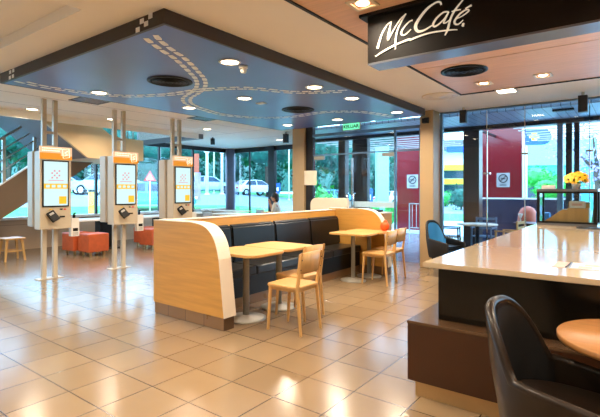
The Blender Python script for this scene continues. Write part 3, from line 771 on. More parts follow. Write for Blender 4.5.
# ================================================================== COUNTER
ct = thing('service_counter', 'long pale stone cafe counter on dark gloss panels', 'counter', (0,0,0))
mb('counter').vbox([(-1.145,2.895),(3.2,2.895),(3.2,7.48),(-1.145,7.48)],.90,.935,bev=.004).build('worktop', ct)
mb('cpanel').box(-1.09,3.15,3.04,7.43,.524,.90).build('upper_panels', ct)
lg = thing('counter_step', 'lower brown step box running along the foot of the counter', 'counter base', (0,0,0))
mb('ledge').box(-1.255,3.1,2.90,7.46,.115,.505).build('body', lg)
mb('ledgetop').box(-1.26,3.1,2.895,7.465,.505,.523,bev=.003).build('top', lg)
mb('brass').box(-1.215,3.1,2.94,7.42,0,.115).build('kick_plate', lg)
# display case
dc = thing('display_case', 'glass pastry display case with black frame standing at the far end of the counter', 'display case', (-1.09,6.9,.935))
W, D, Hh = .70, .46, .50
mb('signmetal').box(0,W,0,D,0,.035,bev=.003).build('base', dc)
mb('signmetal').box(-.005,W+.005,-.005,D,Hh-.035,Hh,bev=.003).build('top', dc)
f = mb('black')
f.box(0,.035,0,.02,.035,Hh-.035).box(W-.045,W,0,.02,.035,Hh-.035).box(.035,W-.045,0,.02,.035,.06).box(.035,W-.045,0,.02,Hh-.06,Hh-.035)
f.box(0,.03,D-.02,D,.035,Hh-.035).box(W-.03,W,D-.02,D,.035,Hh-.035); f.build('frame', dc)
gl = mb('caseglass').box(.035,W-.045,.008,.012,.055,Hh-.055).box(.012,.016,.02,D-.02,.035,Hh-.035).box(W-.016,W-.012,.02,D-.02,.035,Hh-.035).box(.03,W-.03,D-.012,D-.008,.035,Hh-.035)
gl.build('glass', dc)
mb('ashtop').prism([(.06,.04),(.36,.04),(.36,.22),(.30,.22)],'y',.06,.40).box(.36,.60,.06,.40,.04,.24).box(.36,.60,.20,.40,.24,.32).build('stepped_shelf', dc)
for i, (x, y) in enumerate(((-.93+.02,7.05),(-.82,7.10),(-.87,7.22))):
    tag(mb('food').ball((0,0,.035),.055,sc=(1.2,.8,.6),noise=.06).build('pastry', loc=(x+.07,y,[1.0,1.045,1.04][i]+.03)), ['golden pastry at the left in the display case','golden pastry in the middle of the display case','golden pastry at the back of the display case'][i],'pastry',group='pastries in the display case')
tag(mb('boxwhite').box(-.09,.09,-.06,.06,0,.09,bev=.006).box(-.06,.06,-.062,-.0605,.03,.06,'pink').build('carton', loc=(-.62,7.02,1.18)), 'white carton on the top step inside the display case', 'box')
lp = thing('slim_tray', 'flat grey tray lying on the counter in front of the display case', 'tray', (-.42,6.62,.935))
mb('signmetal').box(-.17,.3,-.13,.13,0,.012,bev=.003).build('base', lp); mb('dark').box(-.15,.28,-.11,.11,.012,.016).build('inset', lp)
# flowers
fl = thing('flower_pot', 'pot of yellow gerbera flowers standing on the display case', 'flowers', (-.64,7.08,1.435))
mb('boxwhite').lathe([(.045,0),(.055,.06),(.058,.075),(.05,.075),(.05,.06)]).build('pot', fl)
lf = mb('leafb'); random.seed(3)
for i in range(26):
    a = random.uniform(0,2*PI); r = random.uniform(.03,.12); z = random.uniform(.07,.14)
    d = Vector((math.cos(a),math.sin(a),.2)); p = Vector((math.cos(a)*r*.5,math.sin(a)*r*.5,z)); n = Vector((-d.y,d.x,0))*.018
    lf.face([p, p+d*.035+n, p+d*.075, p+d*.035-n])
lf.build('leaves', fl)
heads = [(-.09,-.02,.13),(-.02,-.08,.12),(.05,-.07,.155),(.10,-.01,.12),(-.05,.02,.19),(.03,.0,.20),(.0,-.045,.165),(-.11,.03,.16),(.09,.03,.18)]
for (x,y,z) in heads:
    h = mb('petal'); c = Vector((x,y,z)); ax = Vector((x*1.5,-.35+y,.9*z+.1)).normalized(); u = ax.orthogonal().normalized(); v = ax.cross(u)
    for k in range(14):
        a = 2*PI*k/14; d = u*math.cos(a)+v*math.sin(a); n = ax.cross(d)*.010
        h.face([c, c+d*.026+n, c+d*.056+n*.6-ax*.004, c+d*.062-ax*.006, c+d*.056-n*.6-ax*.004, c+d*.026-n])
    h.tube([(x*.3,y*.3,.05),tuple(c)],.003,'leafb',seg=5)
    ho = h.build('flower_head', fl)
    mb('ledge').ball(tuple(c+ax*.002),.009,sub=2).build('flower_centre', ho)
pl = thing('planter_box', 'small white planter box on the left of the display case', 'planter', (-.98,7.15,1.435))
mb('boxwhite').box(-.085,.085,-.05,.05,0,.05,bev=.004).build('box', pl)
lf = mb('leafb')
for i in range(40):
    x = random.uniform(-.07,.07); y = random.uniform(-.035,.035); a = random.uniform(0,6.28); n = Vector((math.cos(a),math.sin(a),0))*.008; p = Vector((x,y,.045)); q = p+Vector((random.uniform(-.03,.03),random.uniform(-.03,.03),random.uniform(.02,.05)))
    lf.face([p-n,p+n,q])
lf.build('sprigs', pl)
# menu cards on the counter
mn = thing('menu_card', 'white menu card with pink print lying near the counter front', 'card', (-.235,3.33,.935), .03)
mb('white').box(-.10,.12,-.13,.13,0,.003).box(-.10,.12,-.13,-.118,.003,.0035,'bluegrey').box(-.10,-.09,-.118,.13,.003,.0035,'bluegrey').build('sheet', mn)
pr = mb('pink').box(-.05,.02,-.09,-.02,.003,.0036).box(-.02,.08,.02,.08,.003,.0036); pr.box(.085,.115,-.10,.10,.003,.0036,'bluereflfab'); pr.build('print', mn)
mn = thing('leaflet', 'small pinkish leaflet lying to the left of the menu card', 'card', (-.385,3.33,.935), -.03)
mb('pink').box(-.035,.035,-.13,.12,0,.003).build('sheet', mn); mb('dark').box(.037,.044,-.10,.13,0,.006).build('pen', mn)

# ================================================================== LOUNGE ARMCHAIRS AND ROUND TABLE
def make_armchair(out='leather', inn='leather', back='blackfab'):
    t = thing('lounge_armchair', 'x', 'armchair')
    NU, NV = 60, 9
    def S(u, v, o=0):
        """u -1..1 from right arm front round the back to left arm front; v 0..1 bottom to rim"""
        a = u*PI*.5
        # plan: U shape opening to +x
        s = abs(u)
        ang = u*PI*.78
        # superellipse-like plan
        ex = -math.cos(ang); ey = math.sin(ang)
        if s > .62:
            k = (s-.62)/.38; x = .0+.33*k; y = math.copysign(.30-.02*k, u)
        else:
            aa = s/.62*PI/2; x = -.27*math.cos(aa)**.75; y = math.copysign(.30*math.sin(aa)**.8, u)
        bb = max(0,1-min(1,s/.42)**2.4)**.85
        top = .615+.295*bb - .06*max(0,(s-.45)/.55)
        bot = .30
        z = bot+(top-bot)*v
        w = .84+.16*min(1,v*1.6)**.6
        lean = -.06*bb*max(0,v-.3)
        X = x*(w if x<0 else 1)+lean; Yy = y*w
        n = Vector((X-.02,Yy,0)); n = n.normalized() if n.length > 1e-5 else Vector((-1,0,0))
        if s > .62: n = Vector((0,math.copysign(1,u),0))
        return Vector((X,Yy,z))+n*o
    def grid(o, flip, u0=-1, u1=1, v0=0, v1=1):
        b = bmesh.new(); G = [[b.verts.new(S(u0+(u1-u0)*i/NU, v0+(v1-v0)*j/NV, o)) for j in range(NV+1)] for i in range(NU+1)]
        for i in range(NU):
            for j in range(NV):
                q = (G[i][j],G[i+1][j],G[i+1][j+1],G[i][j+1]); b.faces.new(q[::-1] if flip else q).smooth = True
        return b, G
    sh = MB(M[out]); b, _ = grid(.022, False); sh._merge(b, None); b, _ = grid(-.022, True); sh._merge(b, M[inn])
    rim = [S(-1+2*i/NU, 1, 0) for i in range(NU+1)]
    f0 = [S(-1, v/6, 0) for v in range(7)]; f1 = [S(1, v/6, 0) for v in range(6,-1,-1)]
    sh.build('shell', t)
    mb(out).tube(f0[:-1]+rim+f1[1:], .024, seg=10).build('rolled_rim', t)
    bk = MB(M[back]); b, _ = grid(-.030, True, -.47, .47, .28, .965); bk._merge(b, None); bk.build('back_lining', t)['label'] = 'dark inner back lining'
    # seat cushion
    c = MB(M[inn]); t2 = bmesh.new()
    pts = [(.31,-.23),(.31,.23),(.27,.26)]+[(x,y) for x,y in arc(-.02,0,.255,PI*.5,PI*1.5,12)]+[(.27,-.26)]
    c.vbox(pts,.36,.515,bev=.025); c.build('seat_cushion', t)
    MB(M[out]).vbox([(x*.95,y*.92) for x,y in pts],.29,.36).build('seat_base', t)
    for a, bq in ((.22,.20),(.22,-.20),(-.16,.19),(-.16,-.19)):
        mb('chrome').tube([(a*.8,bq*.8,.30),(a*1.2,bq*1.25,.0)],[.015,.009]).build('leg', t)
    return t
AC = make_armchair(); AC.location = (-.235,2.26,0); AC.rotation_euler.z = -.17; AC.scale = (1,.80,.965); AC['label'] = 'brown leather armchair with black inner back, large in the lower right foreground'
B2 = make_armchair('blackfab','vinyl','bluereflfab'); B2.location = (-2.58,7.40,0); B2.rotation_euler.z = -.38; B2.scale = (.84,.74,.97); B2['label'] = 'black lounge armchair with a blue reflection coloured into its inner back beside the cream pillar'  # blue lining colour stands in for a reflection on glossy black
rt = thing('round_table', 'round warm wood table with pale edge at the lower right corner', 'table', (.04,2.527,0))
mb('tablewood').lathe([(.30,.705),(.345,.712),(.35,.722),(.35,.738),(.346,.742),(.001,.742)],seg=64).build('table_top', rt)
mb('grey').lathe([(.20,0),(.20,.012),(.04,.03),(.03,.05),(.03,.70),(.12,.705),(.001,.706)]).build('pedestal', rt)

# ================================================================== VERANDA FURNITURE
t = thing('round_table', 'round pale table outside the glass between the tiled column and the pillar', 'table', (-2.50,9.15,0))
mb('edge').lathe([(.36,.725),(.38,.73),(.38,.75),(.001,.75)],seg=40).build('table_top', t)
mb('dark').lathe([(.22,0),(.22,.015),(.04,.03),(.04,.72),(.1,.725)]).build('pedestal', t)
def outchair(loc, rz, m, lab):
    t = thing('slatted_chair', lab, 'chair', (*loc,0), rz, 'chairs on the veranda')
    b = mb(m)
    for i in range(4): b.box(-.19+i*.1,-.105+i*.1,-.2,.2,.44,.46)
    b.build('seat', t)
    b = mb(m)
    for z in (.58,.68,.78): b.box(.205,.225,-.2,.2,z,z+.05)
    b.build('backrest', t)
    for s in (-1,1):
        mb(m).bar((-.18,s*.19,.62),(-.2,s*.2,0),.03).build('leg', t)
        mb(m).bar((.21,s*.2,.84),(.24,s*.2,0),.03).build('leg', t)
        mb(m).box(-.2,.22,s*.2-.02,s*.2+.02,.62,.645).build('armrest', t)
outchair((-3.12,9.38),PI+.2,'black','black slatted chair to the left of the round table outside')
outchair((-1.93,9.25),-.15,'oak','wooden slatted armchair to the right of the round table outside')
outchair((-2.55,9.80),PI/2,'bluegrey','blue-grey slatted chair behind the round table outside')
t = thing('dome_chair', 'coral rounded tub chair outside the cafe glass', 'chair', (-1.92,11.0,0)); t.scale = (.52,.52,.90)
mb('coral').lathe([(.05,.35),(.20,.38),(.36,.55),(.40,.80),(.36,1.0),(.25,1.12),(.10,1.17),(.001,1.18)]).build('shell', t); mb('dark').tube([(0,0,0),(0,0,.36)],.04).lathe([(.22,0),(.22,.02)]).build('base', t)
t = thing('dark_table', 'dark low table in front of the coral chair outside', 'table', (-1.62,10.0,0))
mb('navy').box(-.35,.35,-.3,.3,.72,.76).build('table_top', t); mb('navy').box(-.3,.3,-.25,.25,0,.72).build('body', t)
tag(mb('white').lathe([(.03,0),(.035,.01),(.012,.03),(.012,.09),(.05,.18),(.001,.18)]).build('white_cup', loc=(-1.85,9.85,.76)), 'small white goblet-shaped cup on the dark table', 'cup')
tag(mb('bluereflfab').box(-.12,.12,-.08,.08,0,.22,bev=.03).build('blue_bag', loc=(-1.45,9.9,.76)), 'blue-grey bag on the dark table outside', 'bag')
# ================================================================== OUTSIDE
rw = thing('red_partition', 'tall crimson wall panel seen left of the cream pillar, with a no smoking plate', 'wall panel', (0,0,0))
mb('redwall').box(-7.22,-5.50,15.7,15.8,-.06,3.9).build('panel', rw)
rw2 = thing('red_partition', 'tall crimson wall panel seen right of the dark tiled column, navy below', 'wall panel', (0,0,0))
mb('redwall').box(-3.75,-2.31,12.5,12.6,1.22,3.45).build('panel', rw2); mb('navy').box(-3.30,-1.1,12.49,12.61,-.06,1.18).build('lower_panel', rw2)
mb('white').box(-3.30,-1.1,12.48,12.62,1.18,1.22).build('rail', rw2); mb('white').box(-2.31,-2.27,12.48,12.62,1.22,3.45).build('end_post', rw2)
def nosmoke(x, y, z, s, lab):
    t = thing('no_smoking_sign', lab, 'sign', (x,y,z), 0, 'no smoking plates')
    mb('signgrey').box(-.19*s,.19*s,-.012,0,-.22*s,.22*s,bev=.003).build('plate', t)
    r = mb('black').tube([(.12*s*math.cos(a),-.016,.05*s+.12*s*math.sin(a)) for a in [2*PI*i/24 for i in range(24)]], .013*s, closed=True, seg=6)
    r.bar((-.085*s,-.016,-.03*s),(.085*s,-.016,.13*s),.02*s); r.bar((-.07*s,-.0155,.06*s),(.06*s,-.0155,.04*s),.022*s)
    for k in range(2): r.box(-.1*s,.1*s,-.014,-.012,-.135*s-k*.035*s,-.12*s-k*.035*s)
    r.build('pictogram', t)
nosmoke(-6.60,15.7,1.74,1.15,'grey no smoking plate on the crimson wall left of the cream pillar')
nosmoke(-2.76,12.5,1.68,.85,'grey no smoking plate on the crimson wall right of the dark tiled column')
t = thing('handrail_gate', 'pale metal handrail in front of the left crimson wall', 'handrail', (-5.95,14.6,0))
g = mb('grey')
g.tube([(-.3,0,0),(-.3,0,.95),(.5,0,.95),(.5,0,0)],.025).tube([(-.3,0,.12),(.5,0,.12)],.015)
for k in range(5): g.tube([(-.2+k*.15,0,.12),(-.2+k*.15,0,.95)],.01)
g.build('rails', t)

# terrain rising to the street on the left
def gz_(x, y):
    r = math.hypot(x,y); a = math.atan2(x,y)+math.atan2(.602,.799)   # 0 = straight ahead
    w = min(1,max(0,(.10-a)/.25)); k = min(1,max(0,(r-19)/11)); k = k*k*(3-2*k)
    return -.10+1.2*k*w
g = MB(M['pave'], M['grass'], M['road'])
NA, RR = 60, [3,9,12,14,15.5,17,19,21,23,25,27,30,33,37,42,50,62,80,110]
A0, A1 = -1.6, 1.35; yaw = math.atan2(.602,.799)
G = []
for i in range(NA+1):
    a = A0+(A1-A0)*i/NA - yaw; G.append([g.bm.verts.new((r*math.sin(a), r*math.cos(a), gz_(r*math.sin(a), r*math.cos(a)))) for r in RR])
for i in range(NA):
    a = A0+(A1-A0)*(i+.5)/NA
    for j in range(len(RR)-1):
        f = g.bm.faces.new((G[i][j],G[i+1][j],G[i+1][j+1],G[i][j+1])); r = (RR[j]+RR[j+1])/2; f.smooth = True
        f.material_index = (0 if r < 21 else 1 if r < 25.5 else 2 if r < 50 else 1) if a < .12 else (0 if r < 24 else 1 if r < 29 else 2 if r < 50 else 1)
struct(g.build('ground'), 'paving, grass bank and street outside')

# trees
def leaves(b, c, rad, n, size, seed, sc=(1,1,1)):
    random.seed(seed)
    for i in range(n):
        d = Vector((random.gauss(0,1),random.gauss(0,1),random.gauss(0,1))).normalized(); r = rad*random.uniform(.55,1.0)
        lump = 1+.22*math.sin(d.x*5+seed)*math.cos(d.z*6+seed*2)
        p = Vector(c)+Vector((d.x*sc[0],d.y*sc[1],d.z*sc[2]))*r*lump
        u = Vector((random.gauss(0,1),random.gauss(0,1),random.gauss(0,1))).normalized(); v = u.cross(d+Vector((.1,.2,.3))).normalized(); s = size*random.uniform(.6,1.3)
        b.face([p-u*s, p+v*s*.5, p+u*s, p-v*s*.5])
def make_tree(m, seed, h=8, rad=3.2, n=1500, size=.22, core=True):
    t = thing('tree', 'x', 'tree')
    tr = mb('bark').tube([(0,0,0),(.1,.05,h*.3),(-.05,.1,h*.6)],[.22,.17,.10])
    for a in range(5):
        q = a*1.3+seed; tr.tube([(0,.05,h*.38+.2*a),(math.cos(q)*rad*.55,math.sin(q)*rad*.55,h*.62+.25*a)],[.09,.03])
    tr.build('trunk', t)
    b = mb(m); random.seed(seed)
    for k in range(7):
        a = k*2.4; c = (math.cos(a)*rad*.5*(k>0), math.sin(a)*rad*.5*(k>0), h*.66+rad*.35*math.sin(k*1.9))
        if core: b.ball(c, rad*.42, sub=3, noise=.10)
        leaves(b, c, rad*.62, n//7, size, seed*10+k)
    b.build('crown', t); return t
def pos(px, d):   # a bearing and a distance from the door side of the room
    l = (px-300)/445*d; return (-.602*d+.799*l, .799*d+.602*l)
T0 = make_tree('leafd', 1); T1_ = make_tree('leafd', 5, 9, 3.8); T2_ = make_tree('leafb', 8, 7, 2.8)
tr = [(8,44),(92,46),(177,44),(268,44.5),(345,44),(60,58),(140,60),(225,60),(300,62),(375,62),(20,72),(105,76),(180,76),(262,76),(335,78)]
names = ['at the far left behind the stair rail','left of the middle kiosk','right behind the third kiosk','above the white car','between the dark entrance columns','behind the first kiosk','between the middle and third kiosks','by the round corner column','behind the cream booth pillar','seen through the right entrance leaf','in the back row at the left edge','in the back row near the middle kiosk','in the back row behind the third kiosk','in the back row above the seated person','in the back row beyond the entrance']
for i, ((px, d), nm) in enumerate(zip(tr, names)):
    src = (T0,T1_)[i % 2]; x, y = pos(px, d); lab = 'dark green street tree '+nm
    if i < 2: o = src; o.location = (x,y,gz_(x,y)-.1); o['label'] = lab; o['group'] = 'dark street trees'
    else: o = dup(src, (x,y,gz_(x,y)-.1), i*1.1, lab)
    o.scale = (1.1,1.1,1.1) if d < 50 else (1.25,1.25,1.35) if d < 65 else (1.5,1.5,1.6)
def bush(px, d, m, rad, h, lab, seed, n=500, size=.12, z0=None, trunk=True):
    x, y = pos(px, d); t = thing('shrub', lab, 'shrub', (x,y,gz_(x,y) if z0 is None else z0))
    b = mb(m).ball((0,0,h*.55), rad*.7, sc=(1,1,h/rad*.55), noise=.12)
    leaves(b, (0,0,h*.55), rad, n, size, seed, (1,1,h/rad*.55)); b.build('foliage', t); mb('bark').tube([(0,0,0),(0,0,h*.5)],.04).build('stem', t)
x, y = pos(548, 24); T2_.location = (x,y,-.1); T2_.scale = (.5,.5,.40); T2_['label'] = 'bright green rounded tree left of the slim posts behind the display case'
x, y = pos(597, 20); TP = make_tree('leafp', 12, 4.6, 2.0, 1200, .09, core=False); TP.location = (x,y,-.1); TP['label'] = 'pale purple-grey tree at the right edge of the photo'
for i, px in enumerate(range(-5,425,39)):
    bush(px,53,'leafd',2.15,4.6,'dense dark hedge bush closing the far side of the street, '+['at the left edge','behind the stair rail','behind the first kiosk','left of the middle kiosk','right of the middle kiosk','left of the third kiosk','right of the third kiosk','behind the white car','behind the dark window post','beyond the left door leaf','behind the broad dark column','at the right door leaf'][min(i,11)],40+i,700,.30)
bush(446,41,'leafb',1.0,1.4,'round green shrub before the yellow-banded building, left',21); bush(461,34,'leafd',1.1,1.7,'darker green shrub before the yellow-banded building, right',22)
bush(322,15,'leafb',.55,1.6,'bright leafy plant outside the left glass door',23,300,.16); bush(337,19,'leafd',.5,1.2,'dark leafy plant outside beside the thin dark column',24,250,.14)
for i,(px, lab) in enumerate(((371,'clipped hedge outside the right door leaf, left piece'),(391,'clipped hedge outside the right door leaf, right piece'))):
    bush(px,19,'leafb',.40,.9,lab,25+i,300,.1)
# wooded rise closing the view beyond the street
g = mb('leafd'); random.seed(4); NH = 90; rows = []
for i in range(NH+1):
    px = -60+480*i/NH; h = 11+2.2*math.sin(i*.31)+1.4*math.sin(i*.83+1)
    col = []
    for j, (dd, zz) in enumerate(((96,0),(99,.35),(104,.65),(112,.88),(124,1.0),(140,.9))):
        x, y = pos(px, dd+random.uniform(-1.2,1.2)); col.append(g.bm.verts.new((x,y,1.0+h*zz+random.uniform(-.5,.5)*(j>0))))
    rows.append(col)
for i in range(NH):
    for j in range(5): g.bm.faces.new((rows[i][j],rows[i+1][j],rows[i+1][j+1],rows[i][j+1]))
struct(g.build('wooded_hill'), 'wooded rise beyond the street')
# cars
def make_car(m):
    t = thing('parked_car', 'x', 'car')
    prof = [(-2.15,.35),(-2.2,.65),(-2.1,.85),(-1.75,.95),(-1.1,1.38),(-.2,1.45),(.6,1.38),(1.25,.95),(2.0,.82),(2.2,.6),(2.2,.33)]
    b = MB(M[m]); t2 = bmesh.new(); L_, R_ = [], []
    for x, z in prof:
        wy = .86-(.20 if z > 1.2 else .04 if z > .9 else 0); L_.append(t2.verts.new((x,-wy,z))); R_.append(t2.verts.new((x,wy,z)))
    k = len(prof)
    for i in range(k): t2.faces.new((L_[i],L_[(i+1)%k],R_[(i+1)%k],R_[i]))
    t2.faces.new(L_[::-1]); t2.faces.new(R_); bmesh.ops.recalc_face_normals(t2, faces=t2.faces)
    bmesh.ops.bevel(t2, geom=t2.edges[:], offset=.05, segments=2, affect='EDGES'); b._merge(t2, None); b.build('body', t)
    g = mb('carglass')
    for s in (-1,1):
        g.face([(-1.45,s*.835,.98),(-1.05,s*.70,1.33),(-.22,s*.685,1.40),(-.22,s*.835,.98)]); g.face([(-.12,s*.835,.98),(-.12,s*.685,1.40),(.55,s*.70,1.34),(1.1,s*.835,.98)])
    g.face([(1.22,-.62,1.0),(1.22,.62,1.0),(.70,.56,1.36),(.70,-.56,1.36)]); g.face([(-1.72,-.62,1.0),(-1.72,.62,1.0),(-1.2,.56,1.36),(-1.2,-.56,1.36)])
    g.build('windows', t)
    for sx in (-1.35,1.35):
        for s in (-1,1):
            w = mb('tyre').lathe([(.33,-.11),(.34,0),(.33,.11),(.2,.115)], mw=Matrix.Translation((sx,s*.78,.33)) @ Matrix.Rotation(PI/2,4,'X')).build('wheel', t)
            mb('chrome').lathe([(.2,-.118),(.2,.118)], seg=16, mw=Matrix.Translation((sx,s*.78,.33)) @ Matrix.Rotation(PI/2,4,'X')).build('hubcap', w)
    for s in (-1,1): mb('headwhite').box(2.12,2.22,s*.6-.15,s*.6+.15,.6,.7).build('headlight', t); 
    for s in (-1,1): mb('redd').box(-2.23,-2.13,s*.65-.12,s*.65+.12,.68,.8).build('tail_light', t)
    return t
def place_car(o, px, d, rz, lab): x, y = pos(px, d); o.location = (x,y,gz_(x,y)); o.rotation_euler.z = rz; o['label'] = lab; return o
CW = place_car(make_car('carw'), 253, 40, yaw+.75, 'white saloon car on the street, right of the round corner column')
CB = place_car(make_car('carb'), 152, 22.5, yaw+.2, 'blue car beyond the window, left of the third kiosk')
CG = place_car(make_car('carg'), 108, 29, yaw+2.9, 'silver car beyond the window, left of the middle kiosk')
x, y = pos(335, 38); o = dup(CB, (x,y,gz_(x,y)), yaw+.1, 'blue car on the street seen through the left door leaf')
x, y = pos(207, 36); o = dup(CG, (x,y,gz_(x,y)), yaw+.2, 'silver car on the street right of the third kiosk')
x, y = pos(62, 31); o = dup(CG, (x,y,gz_(x,y)), yaw+.1, 'silver car mostly hidden behind the first kiosk')
x, y = pos(390, 42); o = dup(CW, (x,y,gz_(x,y)), yaw+1.0, 'white car on the street at the right door leaf edge')
# poles, signs
def pole(px, d, h, lab, r=.06, m='white'):
    x, y = pos(px, d); t = thing('street_pole', lab, 'pole', (x,y,gz_(x,y)), 0, 'pale street poles')
    mb(m).tube([(0,0,0),(0,0,h)],[r*1.2,r*.8]).build('shaft', t); mb(m).lathe([(r*2.2,0),(r*2.2,.05),(r,.08)]).build('foot', t)
pole(207,30,6,'pale pole under the left red-and-white pennant',.09); pole(222,33,6.5,'pale pole under the right red-and-white pennant',.09)
pole(160,34,7,'thin pale pole left of the third kiosk'); pole(289,40,8,'thin pale pole just left of the cream pillar'); pole(214,42,7,'thin pale pole between the two pennant poles')
def pennant(px, d, z, lab):
    x, y = pos(px, d); t = tag(mb('white').prism([(-.62,.35),(.62,.35),(0,-.45)],'y',-.02,.02).prism([(-.40,.27),(.40,.27),(0,-.25)],'y',-.03,-.021,'coral').build('traffic_sign', loc=(x,y,z)), lab, 'sign', 'red and white triangular signs')
    t.rotation_euler.z = yaw
pennant(207,29.8,gz_(*pos(207,30))+3.1,'red and white downward triangle sign on the left pale pole'); pennant(222,32.8,gz_(*pos(222,33))+3.3,'red and white downward triangle sign on the right pale pole')
x, y = pos(150,21); t = thing('warning_sign','small red and white warning triangle standing before the parked cars','sign',(x,y,gz_(x,y)), yaw)
mb('redd').prism([(-.3,1.7),(.3,1.7),(0,2.2)],'y',-.02,0).build('triangle', t); mb('white').prism([(-.17,1.77),(.17,1.77),(0,2.05)],'y',-.03,-.02).tube([(0,0,0),(0,0,1.7)],.03).build('face_and_post', t)
for px, lab in ((92,'yellow and white board standing outside, left of the pair'),(105.5,'yellow and white board standing outside, right of the pair')):
    x, y = pos(px,15.5); t = thing('yellow_board',lab,'barrier board',(x,y,-.1), yaw, 'yellow boards outside the window')
    mb('yel').box(-.12,.12,-.03,.03,.25,1.45,bev=.01).build('board', t); mb('white').box(-.16,.16,-.15,.15,0,.25,bev=.02).build('foot', t)
def bsign(px, d, w, z0, z1, lab):
    x, y = pos(px,d); t = thing('blue_sign', lab, 'sign', (x,y,gz_(x,y)), yaw, 'small blue street signs')
    mb('signblue').box(-w/2,w/2,-.03,.03,z0,z1,bev=.01).build('plate', t); mb('white').tube([(0,.05,0),(0,.05,z1)],.04).box(-w*.25,w*.25,-.035,-.03,z0+.25*(z1-z0),z0+.6*(z1-z0)).build('post', t)
bsign(277,30,.42,.55,1.25,'small blue sign between dark post and cream pillar'); bsign(368.5,30,.6,.6,1.6,'small blue sign right of the broad dark column')
x, y = pos(382,32); t = tag(mb('cyan').box(-.42,.42,-.42,.42,0,4.6).build('pale_pylon', loc=(x,y,-.1)), 'pale cyan pylon seen through the right door leaf', 'pylon'); t.rotation_euler.z = yaw
x, y = pos(195.5,26); t = thing('banner_pole','tall pink and violet banner right of the third kiosk','banner',(x,y,gz_(x,y)),yaw)
mb('coral').box(-.2,.2,-.03,.03,1.6,2.7).build('upper_banner', t); mb('leafp').box(-.05,.3,-.03,.03,0,1.6).build('lower_banner', t)
x, y = pos(192.5,24); tag(mb('yel').lathe([(.13,-.02),(.13,.02)], mw=Matrix.Rotation(PI/2,4,'X')).build('round_sign', loc=(x,y,gz_(x,y)+1.75)), 'small round yellow sign beside the pink banner', 'sign').rotation_euler.z = yaw

# building with yellow bands, right
def bldg(px, d, w, dep, bands, lab, name='building'):
    x, y = pos(px,d); t = thing(name, lab, 'building', (x,y,-.1), yaw-.12)
    return t
t = bldg(452, 60, 0,0,None,'pale building with yellow bands seen right of the cream pillar')
b = mb('bld').box(-4.5,4.5,0,6,0,6.9); b.build('walls', t)
mb('bldy').box(-4.6,4.6,-.6,0,4.15,4.9).box(-4.6,4.6,-.6,0,2.3,3.0).build('yellow_bands', t); mb('carglass').box(-4.4,4.4,-.1,0,3.1,4.1).box(-4.4,4.4,-.1,0,.6,2.2).build('window_band', t)
mb('stairgrey').box(-4.8,4.8,-.8,6.2,6.9,8.2).build('roof', t)
t = thing('building','low teal and white building left of the slim posts behind the display case','building',(*pos(548,34),-.1),yaw-.3)
mb('teal').box(-3.2,3.0,0,4,0,3.4).build('walls', t); mb('cyan').box(-3.4,3.2,-.3,4.2,3.4,5.3).build('fascia', t); mb('carglass').box(-2.6,2.2,-.05,0,.3,2.6).build('shop_window', t)
t = thing('building','pale blue building at the right edge of the photo behind the purple tree','building',(*pos(606,50),-.1),yaw-.4)
mb('bld').box(-4,4,0,5,0,4.6).build('walls', t); mb('carglass').box(-3,3,-.06,0,2.4,3.6).build('window_band', t)
t = thing('building','distant pale building at the left behind the parked cars','building',(*pos(100,84),1.0),yaw+.3)
mb('bld').box(-6,6,0,6,0,4.6).build('walls', t); mb('bluegrey').box(-6.2,6.2,-.3,6.2,4.6,5.0).build('roof', t); mb('carglass').box(-5,5,-.05,0,1.2,3.2).build('window_band', t)
t = thing('blue_pylon_sign','round-ended blue sign with yellow emblem seen through the louvers','sign',(*pos(537,22),0),yaw-.2)
mb('signblue').prism([(x_,z_) for x_,z_ in arc(.25,4.05,.40,-PI/2,PI/2,10)]+[(-.62,4.45),(-.62,3.65)],'y',-.08,.08).build('sign_board', t)
mb('yel').box(-.28,-.02,-.10,-.08,3.85,4.25).box(-.38,.08,-.10,-.08,3.98,4.1).build('emblem', t); mb('white').tube([(-.5,0,-.1),(-.5,0,3.7)],.06).build('post', t)
t = thing('blue_awning_sign','blue shop sign high on the left of the yellow-banded building','sign',(*pos(458,30),0),yaw)
mb('signblue').box(-.75,.55,-.06,.06,3.95,4.35).build('board', t); mb('grey').tube([(.5,0,-.1),(.5,0,4.0)],.05).build('post', t)
# paper on the door
tag(mb('paper').box(-6.10,-5.72,8.205,8.215,1.53,1.86).build('paper_notice'), 'cream paper notice fixed beside the cream pillar at the entrance', 'notice')

